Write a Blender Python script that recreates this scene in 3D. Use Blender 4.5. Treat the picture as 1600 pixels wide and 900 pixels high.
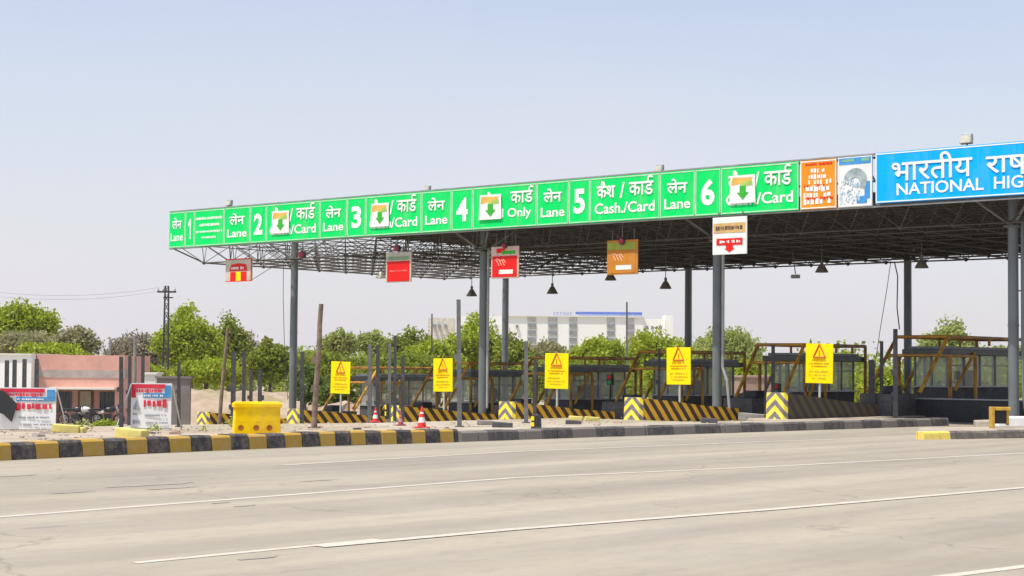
import bpy, bmesh, math, random
import numpy as np
from mathutils import Vector, Matrix
R = math.radians
SC = bpy.context.scene
COL = SC.collection
for o in list(bpy.data.objects): bpy.data.objects.remove(o)

# ------------------------------------------------------------------ camera
F = 2704.0; E = 1.7; AL = R(40.6); PF = 50.7
PIT = math.atan(124 / F); ROL = R(.5)
cd = bpy.data.cameras.new('camera'); cd.sensor_width = 36; cd.lens = F / 1600 * 36
cd.clip_start = .1; cd.clip_end = 6000
cam = bpy.data.objects.new('camera', cd); COL.objects.link(cam)
cam.matrix_world = Matrix.Translation((0, 0, E)) @ Matrix.Rotation(R(90) + PIT, 4, 'X') @ Matrix.Rotation(ROL, 4, 'Z')
SC.camera = cam
# ------------------------------------------------------------------ sky, sun
SUN_EL = R(68); SUN_DIR = Vector((-.85, -.53, 0)).normalized()      # horizontal direction TO the sun
w = bpy.data.worlds.new('World'); SC.world = w; w.use_nodes = True
nt = w.node_tree; bg = nt.nodes['Background']
sk = nt.nodes.new('ShaderNodeTexSky'); sk.sky_type = 'NISHITA'; sk.sun_disc = False
sk.sun_elevation = SUN_EL; sk.sun_rotation = math.atan2(SUN_DIR.x, SUN_DIR.y)
sk.air_density = 1.0; sk.dust_density = 1.6; sk.ozone_density = 1.0; sk.altitude = 0
hs = nt.nodes.new('ShaderNodeHueSaturation'); hs.inputs['Saturation'].default_value = .95
tint = nt.nodes.new('ShaderNodeMixRGB'); tint.blend_type = 'MULTIPLY'; tint.inputs[0].default_value = 1
tint.inputs[2].default_value = (.98, 1.0, 1.02, 1)
nt.links.new(sk.outputs[0], hs.inputs['Color']); nt.links.new(hs.outputs[0], tint.inputs[1])
hz_ = nt.nodes.new('ShaderNodeMixRGB'); hz_.inputs[0].default_value = .42; hz_.inputs[2].default_value = (4.75, 4.55, 4.85, 1)   # milky hot-season haze
tcw = nt.nodes.new('ShaderNodeTexCoord'); sxyz = nt.nodes.new('ShaderNodeSeparateXYZ'); nt.links.new(tcw.outputs['Generated'], sxyz.inputs[0])
mrw = nt.nodes.new('ShaderNodeMapRange'); mrw.inputs[1].default_value = 0; mrw.inputs[2].default_value = .26; mrw.inputs[3].default_value = .86; mrw.inputs[4].default_value = .30
nzw = nt.nodes.new('ShaderNodeTexNoise'); nzw.inputs['Scale'].default_value = 3; nzw.inputs['Detail'].default_value = 3
mpw = nt.nodes.new('ShaderNodeMapping'); mpw.inputs['Scale'].default_value = (1, 1, 3.5); nt.links.new(tcw.outputs['Generated'], mpw.inputs[0]); nt.links.new(mpw.outputs[0], nzw.inputs['Vector'])
mdw = nt.nodes.new('ShaderNodeMath'); mdw.operation = 'MULTIPLY_ADD'; mdw.inputs[1].default_value = .35; mdw.inputs[2].default_value = -.175
nt.links.new(nzw.outputs['Fac'], mdw.inputs[0]); adw = nt.nodes.new('ShaderNodeMath'); adw.use_clamp = True; nt.links.new(sxyz.outputs[2], mrw.inputs[0])
nt.links.new(mrw.outputs[0], adw.inputs[0]); nt.links.new(mdw.outputs[0], adw.inputs[1]); nt.links.new(adw.outputs[0], hz_.inputs[0])
nt.links.new(tint.outputs[0], hz_.inputs[1]); nt.links.new(hz_.outputs[0], bg.inputs[0]); bg.inputs[1].default_value = .15
sd = bpy.data.lights.new('sun', 'SUN'); sd.energy = 4.6; sd.angle = R(.6); sd.color = (1, .95, .86)
so = bpy.data.objects.new('sun', sd); COL.objects.link(so)
sv = Vector((SUN_DIR.x * math.cos(SUN_EL), SUN_DIR.y * math.cos(SUN_EL), math.sin(SUN_EL)))
so.rotation_euler = sv.to_track_quat('Z', 'Y').to_euler(); so.location = sv * 200
SC.view_settings.view_transform = 'Standard'; SC.view_settings.look = 'None'
SC.view_settings.exposure = 0.22; SC.view_settings.gamma = 1
SC.render.resolution_x = 1024; SC.render.resolution_y = 576

# ------------------------------------------------------------------ survey helpers (photo pixel -> place in the world)
ev = Vector((math.cos(AL), -math.sin(AL), 0)); nv = Vector((math.sin(AL), math.cos(AL), 0))
U0 = -55.87; UI = 5.4735
def ray(px, py):
    x = (px - 800) / F; y = -(py - 450) / F
    c, s = math.cos(ROL), math.sin(ROL); x, y = x * c - y * s, x * s + y * c
    return Vector((x, math.cos(PIT) - y * math.sin(PIT), math.sin(PIT) + y * math.cos(PIT)))
def toll(u, v, z=0): return nv * (PF + v) + ev * u + Vector((0, 0, z))
def uv(p): return p.dot(ev), p.dot(nv) - PF
def on_z(px, py, z): r = ray(px, py); return Vector((0, 0, E)) + r * ((z - E) / r.z)
def on_y(px, py, Y): r = ray(px, py); return Vector((0, 0, E)) + r * (Y / r.y)
def on_v(px, py, v): r = ray(px, py); return Vector((0, 0, E)) + r * ((PF + v) / r.dot(nv))
def isl(i): return U0 + i * UI
UK = isl(5.3)
def zuv(u, v):
    if u >= isl(5.15): return -.06
    zs = max(-2.6, min(.2, .2 - .0448 * (UK - u)))
    we = 3.8 if v < -24 else (4.25 if v > -18 else 3.8 + .45 * (v + 24) / 6)       # flat verge behind the kerb, then a short slope down
    wi_ = (u - U0) / UI
    zf = .2 if wi_ > we else .2 - (we - wi_) * UI * .16
    k = min(1, max(0, (-7 - v) / 3))
    return max(zs, zs + (zf - zs) * k) if zf > zs else zs
def zg(X, Y): return zuv(X * ev.x + Y * ev.y, X * nv.x + Y * nv.y - PF)
def zi(i): return max(-2.6, .2 - .0448 * max(0, UK - isl(i)))
def on_g(px, py):
    r = ray(px, py); t = 20.
    q = on_z(px, py, .2); w_ = (uv(q)[0] - U0) / UI
    if 3.8 < w_ < 5.4 and uv(q)[1] < -8: return q
    while t < 400:
        p = Vector((0, 0, E)) + r * t
        if p.z <= zg(p.x, p.y): return p
        t += .1
    return p
def ground(p): return Vector((p.x, p.y, zg(p.x, p.y)))

# ------------------------------------------------------------------ materials
def nodes(name):
    m = bpy.data.materials.new(name); m.use_nodes = True
    return m, m.node_tree, m.node_tree.nodes['Principled BSDF']
def N(t, kind, **k):
    n = t.nodes.new(kind)
    for a, b in k.items(): setattr(n, a, b)
    return n
def L(t, a, b): t.links.new(a, b)
def M_(t, op, a, b=None, c=None):
    n = t.nodes.new('ShaderNodeMath'); n.operation = op
    for i, q in enumerate((a, b, c)):
        if q is None: continue
        if isinstance(q, (int, float)): n.inputs[i].default_value = q
        else: t.links.new(q, n.inputs[i])
    return n.outputs[0]
def mixc(t, f, a, b, mode='MIX'):
    n = t.nodes.new('ShaderNodeMixRGB'); n.blend_type = mode
    for i, q in enumerate((f, a, b)):
        if isinstance(q, (int, float)): n.inputs[i].default_value = q
        elif isinstance(q, tuple): n.inputs[i].default_value = q if len(q) == 4 else (*q, 1)
        else: t.links.new(q, n.inputs[i])
    return n.outputs[0]
def noise(t, scale, detail=5, rough=.6, vec=None, stretch=None, rot=0):
    n = N(t, 'ShaderNodeTexNoise'); n.inputs['Scale'].default_value = scale
    n.inputs['Detail'].default_value = detail; n.inputs['Roughness'].default_value = rough
    if vec is None: vec = N(t, 'ShaderNodeTexCoord').outputs['Object']
    if stretch or rot:
        mp = N(t, 'ShaderNodeMapping'); mp.inputs['Rotation'].default_value = (0, 0, rot)
        m2 = N(t, 'ShaderNodeMapping'); m2.inputs['Scale'].default_value = stretch or (1, 1, 1)
        L(t, vec, mp.inputs[0]); L(t, mp.outputs[0], m2.inputs[0]); vec = m2.outputs[0]
    L(t, vec, n.inputs['Vector'])
    return n.outputs['Fac']
def ramp(t, f, a, b):
    n = N(t, 'ShaderNodeMapRange'); n.inputs[1].default_value = a; n.inputs[2].default_value = b
    L(t, f, n.inputs[0]); return n.outputs[0]
MATS = {}
def mat(name, c, rough=.7, c2=None, scale=2., lo=.35, hi=.65, metal=0, bump=0, dirt=None, dscale=6., demit=None):
    if name in MATS: return MATS[name]
    m, t, b = nodes(name)
    c2 = c2 or tuple(x * .72 for x in c)
    col = mixc(t, ramp(t, noise(t, scale), lo, hi), (*c, 1), (*c2, 1))
    if dirt: col = mixc(t, M_(t, 'MULTIPLY', ramp(t, noise(t, dscale, 8, .7), .5, .75), .6), col, (*dirt, 1))
    L(t, col, b.inputs['Base Color']); b.inputs['Roughness'].default_value = rough; b.inputs['Metallic'].default_value = metal
    if bump:
        bp = N(t, 'ShaderNodeBump'); bp.inputs['Strength'].default_value = bump; bp.inputs['Distance'].default_value = .02
        L(t, noise(t, scale * 6, 8, .7), bp.inputs['Height']); L(t, bp.outputs[0], b.inputs['Normal'])
    MATS[name] = m; return m
def matte(*ms):
    for m in ms:
        t = m.node_tree; bs = t.nodes['Principled BSDF']; src = bs.inputs['Base Color'].links[0].from_socket
        d = M_(t, 'MULTIPLY', ramp(t, noise(t, 1, 6, .65, None, (2.2, 2.2, .35)), .48, .74), .16)
        L(t, mixc(t, d, src, (.50, .46, .38, 1)), bs.inputs['Base Color'])
    for m in ms:
        b = m.node_tree.nodes['Principled BSDF']; b.inputs['Specular IOR Level'].default_value = .12; b.inputs['Roughness'].default_value = .7
def stripe_mat(name, ca, cb, au, av, period, duty=.5, wear=(.3, .27, .2), phase=0, chev=False, wamt=.5, rough=.75):
    m, t, b = nodes(name)
    sp = N(t, 'ShaderNodeSeparateXYZ'); L(t, N(t, 'ShaderNodeUVMap').outputs[0], sp.inputs[0])
    u = sp.outputs[0]
    if chev: u = M_(t, 'ABSOLUTE', u)
    s = M_(t, 'ADD', M_(t, 'MULTIPLY', u, au), M_(t, 'MULTIPLY', sp.outputs[1], av))
    s = M_(t, 'ADD', s, M_(t, 'MULTIPLY', M_(t, 'SUBTRACT', noise(t, 7), .5), .05))
    s = M_(t, 'FRACT', M_(t, 'ADD', M_(t, 'DIVIDE', s, period), phase + 50))
    k = M_(t, 'GREATER_THAN', s, duty)
    col = mixc(t, k, (*ca, 1), (*cb, 1))
    f = M_(t, 'MULTIPLY', ramp(t, noise(t, 5, 9, .75), .45, .75), wamt)
    col = mixc(t, f, col, (*wear, 1))
    L(t, col, b.inputs['Base Color']); b.inputs['Roughness'].default_value = rough
    MATS[name] = m; return m
YEL = (.86, .60, .03); BLK = (.025, .023, .022)
G_PAINT = mat('grey_steel_paint', (.22, .24, .25), .45, (.15, .165, .17), 1.5, metal=.1, dirt=(.16, .12, .09))
COLM = mat('column_paint', (.17, .20, .215), .36, (.13, .15, .16), .8, metal=.1, dirt=(.2, .17, .14), dscale=3)
TRUSS = mat('truss_steel', (.10, .09, .08), .6, (.06, .052, .045), 1.2)
ROOF = mat('roof_sheet', (.075, .062, .05), .7, (.05, .04, .032), .5)
WHITE = mat('white_vinyl', (.82, .83, .82), .5, (.74, .75, .74), 2)
GREEN = mat('green_sign_face', (.0, .74, .15), .4, (.002, .64, .13), .5)
BLUE = mat('blue_sign_face', (.0, .42, .97), .4, (.0, .39, .93), .7)
ORANGE = mat('orange_sign_face', (.85, .32, .02), .5, (.75, .25, .02), 1.5)
RED = mat('red_sign_face', (.78, .02, .015), .45, (.66, .02, .02), 3)
DORANGE = mat('faded_orange_face', (.60, .24, .03), .55, (.5, .19, .03), 3)
CAUT = mat('yellow_sign_face', (.93, .76, .0), .45, (.86, .70, .0), 3)
BACKM = mat('sign_back_metal', (.35, .36, .36), .45, metal=.3)
SILV = mat('sign_post_metal', (.62, .62, .60), .4, metal=.2)
POST = mat('dark_post_paint', (.055, .055, .062), .55, (.035, .035, .04), 4, dirt=(.2, .17, .14), dscale=9)
POSTG = mat('grey_post_paint', (.17, .18, .18), .55, (.1, .1, .1), 4, dirt=(.22, .18, .14), dscale=9)
WOOD = mat('weathered_wood', (.27, .20, .14), .85, (.14, .10, .075), 6, bump=.5)
CONC = mat('grey_concrete', (.30, .285, .26), .9, (.2, .19, .18), 3, bump=.5, dirt=(.12, .11, .1))
DCONC = mat('dark_concrete', (.10, .098, .105), .85, (.06, .06, .065), 2.5, bump=.4, dirt=(.2, .18, .15))
DARK = mat('black_panel', (.022, .022, .026), .5, (.014, .014, .016), 2, dirt=(.07, .06, .05))
RUB = mat('rubble', (.46, .39, .32), .95, (.30, .24, .2), 3, bump=.8)
PAVER = mat('reddish_brick', (.42, .25, .19), .95, (.3, .2, .16), 5, bump=.5)
FRAMEM = mat('rusty_yellow_pipe', (.66, .34, .02), .5, (.26, .10, .015), 1.6, .38, .62)
BOOTHM = mat('booth_metal', (.11, .12, .115), .5, (.07, .075, .07), 2)
LITGREY = mat('light_aluminium', (.42, .44, .44), .4, metal=.3)
PINK = mat('pink_plaster', (.74, .40, .32), .85, (.64, .33, .27), .6, dirt=(.4, .28, .22), dscale=2)
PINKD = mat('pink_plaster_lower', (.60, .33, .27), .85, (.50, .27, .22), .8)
CREAM = mat('cream_paint', (.80, .78, .70), .75, (.7, .68, .6), .5)
TANP = mat('tan_door_paint', (.42, .36, .25), .6)
BLD = mat('white_building_plaster', (.93, .92, .87), .8, (.88, .86, .80), .08)
GLASSD = mat('dark_window_glass', (.05, .06, .07), .15)
SIGNBLUE = mat('rooftop_blue_panel', (.12, .19, .60), .5)
LAMPM = mat('lamp_shade_metal', (.30, .29, .22), .4, (.20, .19, .14), 9, metal=.2)
LENS = mat('lamp_glass', (.55, .55, .45), .2)
JERSEY = mat('yellow_plastic', (.95, .66, .0), .35, (.92, .56, .0), 2, dirt=(.7, .35, .02), dscale=4)
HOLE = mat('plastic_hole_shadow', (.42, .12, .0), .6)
CONER = mat('cone_red', (.75, .04, .03), .5); CONEW = mat('cone_white', (.8, .78, .75), .5)
BANR = mat('banner_red', (.75, .05, .09), .6); BANB = mat('banner_blue', (.07, .30, .62), .6)
BANG = mat('banner_grey_ink', (.35, .37, .42), .6); INKO = mat('orange_ink', (.80, .33, .0), .6)
CLOTH = mat('black_cloth', (.035, .037, .042), .9, bump=.3)
RUBBER = mat('tyre_rubber', (.02, .02, .02), .8); CHROME = mat('chrome', (.6, .6, .62), .2, metal=.9)
BIKEW = mat('white_bike_paint', (.7, .7, .7), .3); BIKEK = mat('black_bike_paint', (.03, .03, .035), .3)
BARK = mat('bark', (.16, .12, .09), .9, (.08, .06, .045), 3, bump=.6)
LETTER = mat('white_lettering', (.85, .87, .85), .45, (.8, .82, .8), 3)
MINT = mat('pale_green_lettering', (.55, .84, .60), .5)
PGREEN = mat('poster_green', (.05, .50, .05), .5); PORANGE = mat('poster_orange', (.85, .5, .12), .5)
INKK = mat('dark_ink', (.10, .06, .04), .6)
def glass_mat():
    m, t, b = nodes('booth_glass'); t.nodes.remove(b)
    out = t.nodes['Material Output']
    tr = N(t, 'ShaderNodeBsdfTransparent'); tr.inputs[0].default_value = (.95, .97, .95, 1)
    gl = N(t, 'ShaderNodeBsdfGlossy'); gl.inputs[0].default_value = (.8, .85, .8, 1); gl.inputs[1].default_value = .08
    df = N(t, 'ShaderNodeBsdfDiffuse'); df.inputs[0].default_value = (.74, .80, .75, 1)
    a = N(t, 'ShaderNodeMixShader'); a.inputs[0].default_value = .38; L(t, tr.outputs[0], a.inputs[1]); L(t, df.outputs[0], a.inputs[2])
    fr = N(t, 'ShaderNodeLayerWeight'); fr.inputs[0].default_value = .24
    c = N(t, 'ShaderNodeMixShader'); L(t, fr.outputs['Fresnel'], c.inputs[0]); L(t, a.outputs[0], c.inputs[1]); L(t, gl.outputs[0], c.inputs[2])
    L(t, c.outputs[0], out.inputs[0]); return m
GLASS = glass_mat()
def leaf_mat(name, a, b_, dry=None):
    if name in MATS: return MATS[name]
    m, t, b = nodes(name)
    g = N(t, 'ShaderNodeNewGeometry')
    c = mixc(t, g.outputs['Random Per Island'], (*a, 1), (*b_, 1))
    c = mixc(t, ramp(t, noise(t, .35, 4), .35, .65), c, (*(dry or tuple(x * .75 for x in a)), 1))
    L(t, c, b.inputs['Base Color']); b.inputs['Roughness'].default_value = .6
    tl = N(t, 'ShaderNodeBsdfTranslucent'); L(t, c, tl.inputs[0])
    mx = N(t, 'ShaderNodeMixShader'); mx.inputs[0].default_value = .45
    L(t, b.outputs[0], mx.inputs[1]); L(t, tl.outputs[0], mx.inputs[2]); L(t, mx.outputs[0], t.nodes['Material Output'].inputs[0])
    MATS[name] = m; return m
# stripes on concrete: UV in metres
SIDE = stripe_mat('striped_guard_side', (.88, .52, .03), (.05, .03, .025), 1, -1., .50, .5, wamt=.45, wear=(.28, .14, .06))
SIDEK = stripe_mat('striped_guard_side_dark', (.10, .075, .03), (.04, .035, .035), 1, -1., .50, .5, wamt=.6, wear=(.07, .06, .05))  # same stripes as the other guard sides, in much darker colours
NOSE = stripe_mat('chevron_guard_nose', (.88, .72, .03), (.16, .14, .16), 1, 1, .36, .5, chev=True, wamt=.4, wear=(.55, .50, .45))
KERBY = stripe_mat('yellow_black_kerb', (.46, .28, .03), (.045, .04, .045), 1, 0, 1.08, .5, wamt=.6, wear=(.40, .33, .24), phase=.0)
KERBG = stripe_mat('worn_grey_kerb', (.20, .18, .155), (.085, .077, .075), 1, 0, 1.9, .45, wamt=.7, wear=(.24, .215, .19))
KERBR = stripe_mat('worn_yellow_kerb', (.80, .62, .12), (.13, .115, .10), 1, 0, 30., .033, wamt=.6, wear=(.36, .31, .22), phase=.004)

matte(GREEN, BLUE, ORANGE, DORANGE, CAUT, WHITE, LETTER, BANR, BANB, INKO, PORANGE, PGREEN, JERSEY, MINT)
for m_ in (RED,): m_.node_tree.nodes['Principled BSDF'].inputs['Specular IOR Level'].default_value = .1
# ------------------------------------------------------------------ mesh helpers
class MB:
    def __init__(s): s.v = []; s.f = []; s.uv = []; s.mi = []
    def add(s, vs, fs, uvs=None, mi=0):
        n = len(s.v); s.v += [tuple(x) for x in vs]
        for k, f in enumerate(fs):
            s.f.append([n + i for i in f]); s.mi.append(mi)
            s.uv.append(uvs[k] if uvs else [(0, 0)] * len(f))
        return s
    def box(s, c, d, rot=0, bev=0, mi=0, taper=1., tilt=None):
        x, y, z = d[0] / 2, d[1] / 2, d[2] / 2
        pts = []
        for sz in (-1, 1):
            k = taper if sz > 0 else 1
            pts += [Vector((-x * k, -y * k, sz * z)), Vector((x * k, -y * k, sz * z)), Vector((x * k, y * k, sz * z)), Vector((-x * k, y * k, sz * z))]
        m = Matrix.Rotation(rot, 3, 'Z')
        if tilt: m = m @ Matrix.Rotation(tilt[0], 3, 'X') @ Matrix.Rotation(tilt[1], 3, 'Y')
        pts = [m @ p + Vector(c) for p in pts]
        return s.add(pts, [(0, 3, 2, 1), (4, 5, 6, 7), (0, 1, 5, 4), (1, 2, 6, 5), (2, 3, 7, 6), (3, 0, 4, 7)], mi=mi)
    def tube(s, a, b, r, n=8, r2=None, cap=True, mi=0):
        a, b = Vector(a), Vector(b); r2 = r if r2 is None else r2
        d = (b - a).normalized(); q = d.orthogonal().normalized(); p = d.cross(q)
        vs = [];
        for c, rr in ((a, r), (b, r2)):
            for i in range(n):
                t = 2 * math.pi * (i + .5) / n; vs.append(c + (q * math.cos(t) + p * math.sin(t)) * rr)
        fs = [(i, (i + 1) % n, n + (i + 1) % n, n + i) for i in range(n)]
        if cap: fs += [tuple(range(n - 1, -1, -1)), tuple(range(n, 2 * n))]
        return s.add(vs, fs, mi=mi)
    def path(s, pts, r, n=6):
        for a, b in zip(pts, pts[1:]): s.tube(a, b, r, n)
        return s
    def lathe(s, prof, c=(0, 0, 0), n=20, axis='Z', mi=0, cap=False):
        vs = []; c = Vector(c)
        for r, z in prof:
            for i in range(n):
                t = 2 * math.pi * i / n
                if axis == 'Z': vs.append(c + Vector((r * math.cos(t), r * math.sin(t), z)))
                elif axis == 'Y': vs.append(c + Vector((r * math.cos(t), z, r * math.sin(t))))
                else: vs.append(c + Vector((z, r * math.cos(t), r * math.sin(t))))
        fs = []
        for k in range(len(prof) - 1):
            for i in range(n): fs.append((k * n + i, k * n + (i + 1) % n, (k + 1) * n + (i + 1) % n, (k + 1) * n + i))
        if cap: fs += [tuple(range(n - 1, -1, -1)), tuple(range((len(prof) - 1) * n, len(prof) * n))]
        return s.add(vs, fs, mi=mi)
    def prism(s, poly, y0, y1, mi=0):     # polygon in xz, between y0 and y1
        n = len(poly); vs = [(x, y0, z) for x, z in poly] + [(x, y1, z) for x, z in poly]
        fs = [tuple(range(n)), tuple(range(2 * n - 1, n - 1, -1))] + [(i, i + n, (i + 1) % n + n, (i + 1) % n) for i in range(n)]
        return s.add(vs, fs, mi=mi)
    def extr(s, poly, z0, z1, mi=0):      # polygon in xy, between z0 and z1
        n = len(poly); vs = [(p[0], p[1], z0) for p in poly] + [(p[0], p[1], z1) for p in poly]
        fs = [tuple(range(n - 1, -1, -1)), tuple(range(n, 2 * n))] + [(i, (i + 1) % n, (i + 1) % n + n, i + n) for i in range(n)]
        return s.add(vs, fs, mi=mi)
    def build(s, name, mats, parent=None, smooth=False, bevel=0, loc=None, rotz=0):
        me = bpy.data.meshes.new(name); me.from_pydata(s.v, [], s.f)
        if not isinstance(mats, (list, tuple)): mats = [mats]
        for m in mats: me.materials.append(m)
        ul = me.uv_layers.new(name='UVMap')
        flat = [c for f in s.uv for p in f for c in p]
        ul.data.foreach_set('uv', flat)
        me.polygons.foreach_set('material_index', s.mi)
        if smooth: me.polygons.foreach_set('use_smooth', [True] * len(me.polygons))
        me.update()
        bm = bmesh.new(); bm.from_mesh(me); bmesh.ops.recalc_face_normals(bm, faces=bm.faces); bm.to_mesh(me); bm.free()
        o = bpy.data.objects.new(name, me); COL.objects.link(o)
        if parent: o.parent = parent
        if loc is not None: o.location = loc
        o.rotation_euler.z = rotz
        if bevel:
            md = o.modifiers.new('bevel', 'BEVEL'); md.width = bevel; md.segments = 2; md.limit_method = 'ANGLE'
        if smooth:
            try: me.set_sharp_from_angle(angle=R(40))
            except Exception: pass
        return o
def tag(o, label, cat, group=None):
    o['label'] = label; o['category'] = cat
    if group: o['group'] = group
    return o
def thing(name, label, cat, loc=(0, 0, 0), rotz=0, group=None):
    o = bpy.data.objects.new(name, None); COL.objects.link(o); o.location = loc; o.rotation_euler.z = rotz
    o.empty_display_size = .2
    return tag(o, label, cat, group)
def struct(o, kind='structure'): o['kind'] = kind; return o
def copy_tree(o, parent=None):
    c = o.copy(); COL.objects.link(c); c.parent = parent
    for ch in list(o.children): copy_tree(ch, c)
    return c
TR = -AL     # yaw of anything square to the toll plaza
rnd = random.Random(7)

# text as a mesh lying in local xz facing -y, fitted in a w x h box centred at (cx, cz)
def text_mesh(body, wd, ht, cx=0, cz=0, y=0, bold=.02, fit=True):
    cu = bpy.data.curves.new('lettering', 'FONT'); cu.body = body; cu.size = 1; cu.offset = bold; cu.resolution_u = 3
    ob = bpy.data.objects.new('lettering', cu); COL.objects.link(ob)
    bpy.context.view_layer.update()
    dg = bpy.context.evaluated_depsgraph_get()
    me = bpy.data.meshes.new_from_object(ob.evaluated_get(dg))
    bpy.data.objects.remove(ob); bpy.data.curves.remove(cu)
    vs = [Vector(v.co) for v in me.vertices]; fs = [tuple(p.vertices) for p in me.polygons]
    x0, x1 = min(v.x for v in vs), max(v.x for v in vs); y0, y1 = min(v.y for v in vs), max(v.y for v in vs)
    sx, sy = wd / (x1 - x0), ht / (y1 - y0)
    # separate connected pieces get slightly different depths so they never share a plane
    par = list(range(len(vs)))
    def find(a):
        while par[a] != a: par[a] = par[par[a]]; a = par[a]
        return a
    for f in fs:
        for k in f[1:]: par[find(f[0])] = find(k)
    ids = {}
    out = []
    for i, v in enumerate(vs):
        k = ids.setdefault(find(i), len(ids))
        out.append((cx + (v.x - (x0 + x1) / 2) * sx, y - .0003 * (k % 9), cz + (v.y - (y0 + y1) / 2) * sy))
    bpy.data.meshes.remove(me)
    return out, fs
def reph(x, z, s, y):   # the small hook above the letter
    pts = []
    for k in range(9):
        t = R(250 - k * 27); pts.append((x + .10 * s * math.cos(t), z + .11 * s + .10 * s * math.sin(t)))
    m = []; fs = []
    for i, (a, b) in enumerate(pts):
        t = R(250 - i * 27); wv = .032 * s
        m += [(a - wv * math.cos(t), y, b - wv * math.sin(t)), (a + wv * math.cos(t), y, b + wv * math.sin(t))]
        if i: fs.append((2 * i - 2, 2 * i - 1, 2 * i + 1, 2 * i))
    return m, fs
def deva(mb, body, wd, ht, cx, cz, y, bold, st=.028):
    if any(ord(c) > 0x900 for c in body):      # thicken without offsetting outlines: stacked copies, each a little proud of the last
        s = ht * st
        for k, (a, b) in enumerate(((0, 0), (s, 0), (-s, 0), (0, s), (0, -s))):
            vs, fs = text_mesh(body, wd, ht, cx + a, cz + b, y - .0027 * k, 0); mb.add(vs, fs)
    else:
        vs, fs = text_mesh(body, wd, ht, cx, cz, y, bold); mb.add(vs, fs)
def scribble(mb, x0, x1, z, h, y, r, dense=.8, n=None):    # a row of small illegible glyph blocks
    x = x0
    while x < x1 - h * .3:
        wd = h * r.uniform(.25, .7); wd = min(wd, x1 - x)
        if r.random() < dense: mb.box((x + wd / 2, y, z + r.uniform(-.06, .06) * h), (wd, .006, h * r.uniform(.6, 1)))
        x += wd + h * r.uniform(.12, .3)

# ================================================================== GROUND
def build_ground():
    us = [-1600, -1000, -600, -400, -260, -180, -140, -120, -105, -99, -80, -70, -60, -55, -50, -45] + [isl(k / 8) for k in range(18, 41)] + [isl(5.1499), isl(5.151), 0, 20, 60, 200, 500, 1500]
    vs_ = [-200, -120, -80, -60, -40, -30, -26, -24, -22, -20, -18, -14, -10, -9, -8, -7, -4, 0, 10, 20, 30, 45, 60, 90, 140, 200, 300, 500, 900, 1600, 3000]
    m = MB(); pts = []
    for v in vs_:
        for u in us:
            z = zuv(u, v)
            pts.append(toll(u, v, z))
    n = len(us); fs = [(j * n + i, j * n + i + 1, (j + 1) * n + i + 1, (j + 1) * n + i) for j in range(len(vs_) - 1) for i in range(n - 1)]
    m.add(pts, fs)
    mt, t, b = nodes('dusty_ground')
    c = mixc(t, ramp(t, noise(t, .25, 8, .6), .35, .65), (.40, .33, .25, 1), (.30, .24, .17, 1))
    c = mixc(t, M_(t, 'MULTIPLY', ramp(t, noise(t, .9, 9, .7), .48, .62), .6), c, (.50, .45, .38, 1))
    c = mixc(t, M_(t, 'MULTIPLY', ramp(t, noise(t, .06, 5, .6), .48, .6), .75), c, (.19, .20, .08, 1))
    L(t, c, b.inputs['Base Color']); b.inputs['Roughness'].default_value = .95
    bp = N(t, 'ShaderNodeBump'); bp.inputs['Strength'].default_value = .6; bp.inputs['Distance'].default_value = .05
    L(t, noise(t, 4, 9, .7), bp.inputs['Height']); L(t, bp.outputs[0], b.inputs['Normal'])
    struct(m.build('ground', mt))
build_ground()

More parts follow.
